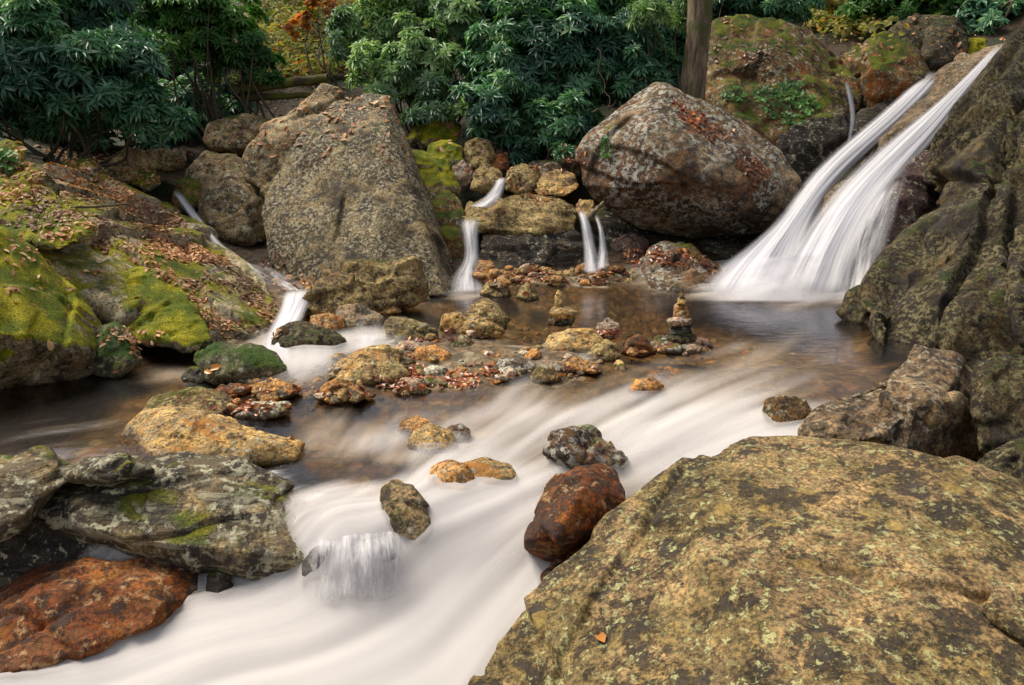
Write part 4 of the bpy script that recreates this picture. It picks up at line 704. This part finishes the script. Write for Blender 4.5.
def shrub(blobs, n, ln, wr, mat, label, base, seed, nl=8, group='shrubs on the bank behind the rocks', name='rhododendron', stems=10, hollow=.25, cat='shrub'):
    """blobs: (px, py, depth, rx, ry, rz)"""
    rs = np.random.default_rng(seed); C = []; N = []
    vol = np.array([b[3]*b[5]+.2*b[4]*b[5] for b in blobs]); vol = vol/vol.sum()
    lumps = []
    for b, vv in zip(blobs, vol):
        c = P(*b[:3]); k = max(30, int(n*vv)); R = np.array(b[3:])
        # clumps on the blob's skin, gaps between them
        nc = max(5, int(k/17)); u = rs.normal(size=(nc, 3)); u /= np.linalg.norm(u, axis=1)[:, None]; cc = c+u*R*rs.uniform(hollow, 1.05, (nc, 1)); lumps.append(cc)
        i = rs.integers(0, nc, k); cr_ = rs.uniform(.12, .3, nc)[i]*min(1.2, R.mean())
        v = rs.normal(size=(k, 3)); v /= np.linalg.norm(v, axis=1)[:, None]; v[:, 2] = np.abs(v[:, 2])*.8+v[:, 2]*.2
        C.append(cc[i]+v*cr_[:, None]*rs.uniform(.6, 1., (k, 1))); N.append(v*.7+u[i]*.5+np.array((0, -.15, .55)))
    C = np.concatenate(C); N = np.concatenate(N); gzv = ground_z(C[:, 0], C[:, 1]); ok = C[:, 2] > gzv+.05; C, N = C[ok], N[ok]
    pos, d, up, L, var = whorls(C, N, nl, ln, rs); root = np.array(base, float); root[2] = float(ground_z(root[0], root[1])[0])-.05
    o = empty(name, root); tag(o, label, cat, group)
    me = leaves_mesh('foliage', pos-root, d, up, L, L*wr, var); link('foliage', me, M[mat], o)
    tb = []
    al = np.concatenate(lumps)
    for k in range(stems):
        e = al[rs.integers(0, len(al))]-root; m = e*.5+rs.normal(0, .18, 3); m[2] = abs(m[2])*.8; m2 = e*.8+rs.normal(0, .1, 3); s0 = rs.normal(0, .15, 3)*np.array((1, 1, 0))
        pts = np.array([s0, s0*.5+m*.5+rs.normal(0, .05, 3), m, m2, e]); t = np.linspace(0, 4, 13); pts = np.stack([np.interp(t, range(5), pts[:, j]) for j in range(3)], 1)
        pts[1:-1] = (pts[:-2]+pts[1:-1]*2+pts[2:])/4; tb.append(tube(pts, rs.uniform(.02, .035), .006, 5))
    link('stems', tubes_mesh('stems', tb), M['twig'], o)
    return o
shrub([(30, 60, 8.6, .95, .6, .75), (110, 70, 8.8, .55, .55, .62), (-70, 90, 8.3, .8, .6, .8), (150, 110, 8.7, .35, .35, .28), (60, 0, 9.2, 1.0, .6, .5)], 5200, .155, .20, 'rhodo', 'dark teal rhododendron overhanging the top left bank', (-5.0, 9.3, 0), 1, stems=16)
shrub([(205, 30, 10.6, .75, .6, .62), (250, 55, 10.8, .45, .5, .45), (170, 0, 10.6, .6, .6, .4)], 2200, .13, .24, 'green_leaf', 'leafy green shrub with bare stems behind the dark teal rhododendron', (-3.7, 11.2, 0), 2, stems=22)
shrub([(420, 65, 10.9, .6, .5, .6), (385, 75, 10.8, .45, .4, .38), (440, 110, 10.5, .4, .35, .34), (410, 10, 12., .9, .6, .6), (360, 45, 12., .5, .5, .5), (465, 30, 11.2, .5, .5, .5)], 3600, .14, .22, 'rhodo_light', 'pale green sunlit rhododendron behind the pointed grey boulder', (-1.1, 11.6, 0), 3, stems=14)
shrub([(540, 60, 10.6, 1.0, .6, .8), (610, 45, 10.9, .75, .6, .75), (500, 105, 10.3, .5, .45, .45), (560, 125, 10.2, .45, .4, .35), (640, 75, 10.6, .5, .4, .4), (520, 0, 11.4, 1.2, .6, .5)], 6200, .145, .21, 'rhodo', 'large dense dark green rhododendron above the centre cascade', (.9, 11.2, 0), 4, stems=12)
shrub([(655, 12, 10.2, .45, .35, .22), (690, 2, 10.3, .4, .3, .2)], 260, .16, .14, 'rhodo_light', 'light rhododendron spray hanging in front of the tree trunk', (2.0, 11.0, 0), 5, stems=6)
shrub([(745, 5, 12.5, .6, .5, .35), (790, 8, 12.5, .5, .5, .3), (720, 0, 12.6, .4, .4, .5)], 1300, .13, .22, 'rhodo', 'dark shrub peeping over the broad mossy boulder', (3.4, 13.2, 0), 6)
shrub([(930, 0, 13.5, 1.0, .6, .45), (870, 10, 13.8, .6, .5, .45), (990, 10, 13.2, .8, .5, .5), (1040, 0, 12.5, .8, .5, .7)], 3200, .12, .26, 'green_leaf', 'bright green bushes above the head of the big waterfall', (7.3, 14.2, 0), 7)
shrub([(570, 152, 9.85, .3, .2, .1), (525, 150, 10.0, .28, .2, .14)], 110, .12, .18, 'rhodo', 'low drooping rhododendron sprays under the large dense one', (.6, 10.6, 0), 8, stems=5)
shrub([(305, 15, 15.5, .6, .5, .6), (330, 50, 15, .4, .5, .4), (830, 20, 14.5, .7, .5, .55)], 900, .09, .35, 'autumn', 'thin yellowing bushes on the open slope at top centre left and right', (-2.5, 15, 0), 9, nl=5)
for k, (px, py, D, rx, rz, mt, lb) in enumerate([(-60, 60, 12.5, 2.2, 1.6, 'rhodo', 'dark thicket filling the top left corner beyond the teal rhododendron'), (130, 40, 13.5, 1.6, 1.3, 'rhodo', 'dark thicket between the two left rhododendrons'),
        (520, 50, 13.5, 1.5, 1.6, 'rhodo', 'dark thicket behind the left half of the large dense rhododendron'), (640, 50, 13.5, 1.4, 1.6, 'rhodo', 'dark thicket behind the right half of the large dense rhododendron'), (745, 10, 15.5, 1.6, 1.3, 'rhodo', 'dark thicket beyond the broad mossy boulder'),
        (1010, 10, 16, 2.6, 1.2, 'rhodo', 'dark thicket in the top right corner'), (1005, 25, 12.6, .9, .42, 'rhodo', 'low dark thicket right behind the head of the big waterfall'), (200, 110, 11.6, .9, .45, 'rhodo', 'low dark thicket above the tan rounded boulders'), (60, 125, 10.3, 1.6, .5, 'rhodo', 'low dark thicket in the shade over the leafy slab'), (560, 130, 11.2, 1.2, .5, 'rhodo', 'low dark thicket in the shade over the centre cascade')]):
    shrub([(px, py, D, rx, .7, rz)], int(1500*rx*rz**.5), .16, .26, mt, lb, P(px, py+40, D), 30+k, nl=7, stems=5, group='dark thickets', name='thicket', cat='thicket')
shrub([(322, 10, 13.5, .42, .3, .26), (298, 24, 13.8, .25, .2, .2), (345, 20, 13.8, .25, .2, .2)], 420, .09, .45, 'flame', 'flame orange autumn sprig on the open slope at top', (-3.1, 14, 0), 61, nl=5, stems=4)
# undergrowth on the open slope, and fallen leaves
def scatter_leaves(name, polys, mat, label, ln, n_cat='leaves', wr=.5, lift=.01, maxtilt=.5, jit=.03, kindv='stuff', low=None, drift=True):
    pos, dirs, ups, L = [], [], [], []
    for poly, n in polys:
        for _ in range(n):
            x, y = poly_pick(poly); h = cast(x, y)
            if h is None: continue
            hx, hy = h.x+random.gauss(0, jit), h.y+random.gauss(0, jit); r = cast_down(hx, hy, h.z+.5)
            if r[0] is None or r[1].z < .25: continue
            q = np.array(r[0]); nn = np.array(r[1])
            wl = float(WLc(q[0], q[1]))
            if name == 'ground_cover' and q[1] < 11.3: continue
            if q[2] < wl+.005 or (low and q[2] > wl+low): continue
            if drift and pnoise(np.array([[q_ * 2.3 for q_ in r[0]]]), 31)[0]+random.gauss(0, .16) < -.10: continue
            a = np.cross(nn, np.random.default_rng(random.randrange(1 << 30)).normal(size=3)); a /= np.linalg.norm(a)+1e-9
            up = nn+np.array([random.gauss(0, maxtilt*.6) for _ in range(3)]); l = ln*random.uniform(.6, 1.3)
            pos.append(q+nn*lift*random.uniform(.3, 1.3)-a*l*.5); dirs.append(a+nn*random.gauss(0, .18)); ups.append(up); L.append(l)
    pos = np.array(pos); L = np.array(L); me = leaves_mesh(name, pos, np.array(dirs), np.array(ups), L, L*wr, rng.uniform(0, 1, len(L)))
    return tag(link(name, me, M[mat]), label, n_cat, kind=kindv)
scatter_leaves('fallen_leaves', [([(0, 155), (60, 165), (150, 200), (215, 250), (275, 300), (280, 340), (215, 335), (180, 285), (110, 262), (60, 240), (0, 225)], 3800), ([(0, 235), (60, 250), (80, 290), (0, 300)], 160),
    ([(100, 190), (170, 205), (230, 265), (265, 300), (180, 270)], 1800), ([(110, 320), (170, 345), (130, 375), (95, 340)], 160), ([(260, 262), (310, 268), (315, 290), (280, 290)], 260), ([(30, 150), (120, 150), (180, 190), (100, 190)], 500)],
    'dead', 'tan and brown dead leaves strewn over the left bank slab', .050)
scatter_leaves('fallen_leaves', [([(660, 95), (700, 112), (750, 150), (775, 180), (760, 190), (720, 150), (680, 115)], 420), ([(640, 245), (700, 255), (735, 280), (660, 265)], 200), ([(740, 55), (790, 60), (800, 90), (760, 90)], 120), ([(500, 190), (560, 196), (540, 206), (500, 202)], 90), ([(480, 270), (640, 262), (645, 284), (490, 286)], 480), ([(540, 155), (590, 160), (570, 172), (530, 170)], 120), ([(600, 225), (645, 232), (650, 268), (600, 262)], 120)],
    'wetdead', 'orange leaves lying on the boulders around the pool', .06)
scatter_leaves('fallen_leaves', [([(330, 395), (360, 385), (420, 365), (475, 378), (470, 392), (400, 402)], 1000), ([(250, 385), (330, 388), (380, 402), (300, 412), (220, 408)], 1000), ([(410, 330), (500, 318), (520, 328), (470, 350), (400, 352)], 900), ([(540, 325), (620, 322), (650, 335), (620, 345), (560, 335)], 700), ([(490, 355), (600, 362), (560, 380), (480, 380)], 260), ([(200, 425), (300, 440), (290, 452), (215, 448)], 110), ([(990, 355), (1024, 358), (1010, 370)], 40)],
    'wetdead', 'soaked russet leaves caught between the stones of the bar', .05, low=.055)
scatter_leaves('ground_cover', [([(250, 0), (440, 0), (420, 70), (330, 80), (230, 95), (250, 60)], 9000), ([(790, 0), (900, 0), (880, 40), (830, 45)], 1000), ([(800, 0), (860, 0), (840, 30)], 100)], 'autumn', 'yellow-green and orange low growth on the open slope', .11, 'ground cover', .45, .22, 1.6, .1, drift=False)
scatter_leaves('fallen_leaves', [([(0, 0), (1024, 0), (1024, 60), (700, 60), (500, 150), (200, 170), (0, 160)], 2600)], 'dead', 'brown leaf litter on the shaded slope behind the rocks', .08)
# climbing plants on the boulders
def creeper(poly, n, ln, mat, label, nl=3, wr=.6):
    rs = np.random.default_rng(len(label)); C = []; N = []
    for _ in range(n):
        h = cast(*poly_pick(poly))
        if h is None: continue
        r = BVH.find_nearest(h); nn = np.array(r[1]); C.append(np.array(h)+nn*rs.uniform(.01, .09)); N.append(nn+np.array((0, -.3, .3)))
    C = np.array(C); N = np.array(N); root = C.mean(0); root[2] = C[:, 2].min(); pos, d, up, L, var = whorls(C, N, nl, ln, rs)
    o = empty('creeper', root); tag(o, label, 'creeper'); link('foliage', leaves_mesh('foliage', pos-root, d, up, L, L*wr, var), M[mat], o)
    tb = [tube(np.array([C[i]-root, (C[i]+C[j])/2-root+rs.normal(0, .02, 3), C[j]-root]), .005, .003, 4) for i, j in rs.integers(0, len(C), (14, 2)) if np.linalg.norm(C[i]-C[j]) < .5]
    if tb: link('stems', tubes_mesh('stems', tb), M['twig'], o)
creeper([(752, 95), (790, 82), (815, 95), (822, 112), (800, 128), (770, 122)], 110, .07, 'green_leaf', 'round-leaved green creeper hanging down the broad mossy boulder')
creeper([(722, 88), (745, 92), (745, 105), (725, 104)], 26, .06, 'green_leaf', 'small green sprig left of the round-leaved creeper')
creeper([(603, 140), (612, 138), (612, 158), (602, 158)], 16, .05, 'green_leaf', 'tiny green sprig on the left face of the rust-stained boulder')
creeper([(575, 105), (592, 105), (590, 122), (575, 120)], 14, .09, 'green_leaf', 'bright lime green sprig at the tip of a bare twig')
creeper([(0, 155), (15, 158), (12, 170), (0, 168)], 30, .06, 'green_leaf', 'small fern-like plant on the vivid mossy lump')
# single leaves one can pick out
def one_leaf(px, py, ln, mat, label, rot):
    h = cast(px, py); r = BVH.find_nearest(h); nn = np.array(r[1]); a = np.cross(nn, (math.cos(rot), math.sin(rot), .2)); q = np.array(h)+nn*.006; a /= np.linalg.norm(a)
    me = leaves_mesh('fallen_leaf', np.array([-a*ln/2]), np.array([a]), np.array([nn+np.array((.25, 0, 0))]), np.array([ln]), np.array([ln*.45]), np.array([.95])); tag(link('fallen_leaf', me, M[mat], None, q), label, 'leaf')
one_leaf(601, 638, .085, 'wetdead', 'single curled brown leaf on the huge tan boulder', .3)
one_leaf(50, 345, .085, 'dead', 'single tan leaf lying on the mossy boulder\'s dark lower edge', 1.)
one_leaf(214, 368, .10, 'wetdead', 'bright orange leaf on the dark stone in the left pool', 2.)
one_leaf(208, 372, .07, 'wetdead', 'smaller orange leaf beside the bright one in the left pool', 1.2)
# ------------------------------------------------------------------ trees, log, twigs
def trunk(name, px, D, ybase, rad, lean, label, h=9, group='tree trunks on the slope'):
    b = P(px, ybase, D); b[2] = min(b[2], float(ground_z(b[0], b[1])[0]))-.1; rs = np.random.default_rng(int(px)); n = 26
    root = empty(name, b); tag(root, label, 'tree', group)
    z = np.linspace(0, h, n); pts = np.stack([lean*z+.05*np.sin(z*1.3+px), .04*np.cos(z*.9), z], 1)
    V, Q = tube(pts, rad*1.25, rad*.45, 28); c = np.repeat(pts, 28, 0); dr = V-c; f = pnoise(np.stack([dr[:, 0]*22/rad*.12, dr[:, 1]*22/rad*.12, V[:, 2]*1.4+px], 1), 4)
    flare = 1+.6*np.exp(-V[:, 2]/.3); V = c+dr*(flare*(1+.4*f))[:, None]
    link('trunk', mesh_np('trunk', V, Q), M['bark'], root); tb = []; C = []; N = []
    for k in range(16):
        z0 = rs.uniform(.45, .97)*h; a = rs.uniform(0, 6.3); l = rs.uniform(.8, 2.2)*(1.2-z0/h*.6); s = np.array((lean*z0, 0, z0)); e = s+np.array((math.cos(a)*l, math.sin(a)*l, .5*l))
        tb.append(tube([s, (s+e)/2+rs.normal(0, .1, 3), e], rad*.28, .01, 6))
        cc = e+rs.normal(0, .45, (34, 3)); C.append(cc); N.append(rs.normal(0, .5, (34, 3))+np.array((0, 0, 1)))
    link('limbs', tubes_mesh('limbs', tb), M['bark'], root)
    pos, d, up, L, var = whorls(np.concatenate(C), np.concatenate(N), 5, .13, rs); link('crown', leaves_mesh('crown', pos, d, up, L, L*.4, var), M['green_leaf'], root)
trunk('tree', 690, 10.3, 95, .125, .005, 'nearest brown-barked tree trunk rising behind the rust-stained boulder')
trunk('tree', 772, 16, 45, .2, -.01, 'dark trunk in the shade beyond the broad mossy boulder')
trunk('tree', 735, 17, 45, .12, .02, 'slim grey trunk left of the dark one beyond the mossy boulder')
trunk('tree', 968, 17, 30, .2, .01, 'dim trunk behind the bushes above the big waterfall')
trunk('tree', 610, 18, 40, .16, .0, 'dim trunk hidden behind the large dense rhododendron')
trunk('tree', 268, 19, 40, .14, .02, 'thin trunk beyond the leafy green shrub')
trunk('tree', 100, 15, 40, .2, .0, 'dark trunk deep behind the top left rhododendron')
def log(label, a, b, r0, r1, mat='log', name='fallen_log', cat='log', n=14, wob=.03):
    A, Bp = P(*a), P(*b); t = np.linspace(0, 1, n)[:, None]; pts = A+(Bp-A)*t; pts += np.stack([pnoise(np.stack([t[:, 0]*4, t[:, 0]*0+k*9, t[:, 0]*0+hash_s(label) % 50], 1)) for k in range(3)], 1)*wob
    V, Q = tube(pts, r0, r1, 12); base = V.min(0); V = V+.15*r0*np.stack([pnoise(V*9, 1), pnoise(V*9, 2), pnoise(V*9, 3)], 1)
    n0 = len(V); V = np.vstack([V, pts[:1], pts[-1:]]); caps = [(n0, (k+1) % 12, k, k) for k in range(12)]
    me = mesh_np(name, V-base, Q); return tag(link(name, me, M[mat], None, base), label, cat)
log('mossy fallen log lying across the slope above the pale wedge boulder', (232, 90, 10.9), (328, 78, 10.9), .07, .06)
log('second darker log under the mossy one on the slope', (240, 98, 11.), (310, 95, 11), .05, .04)
log('long bare twig hanging over the dark rhododendron', (597, 48, 10.), (608, 108, 9.9), .008, .006, 'twig', 'twig', 'twig', 14, .08)
log('short bare branch jutting beside the rust-stained boulder', (592, 112, 9.9), (612, 106, 9.9), .012, .006, 'twig', 'twig', 'twig', 8, .1)
log('wet driftwood stick propped at the twin little fall', (586, 220, 8.8), (604, 202, 9.0), .03, .018, 'bark', 'driftwood', 'stick', 10, .05)
log('thin stick lying across the leafy slab', (70, 208, 7.0), (130, 204, 7.3), .012, .008, 'twig', 'twig', 'twig', 8, .02)
log('small pointed stub between the flat greenish rock and the tan boulder', (182, 160, 9.2), (184, 146, 9.2), .05, .015, 'bark', 'tree_stump', 'stump', 6, .01)
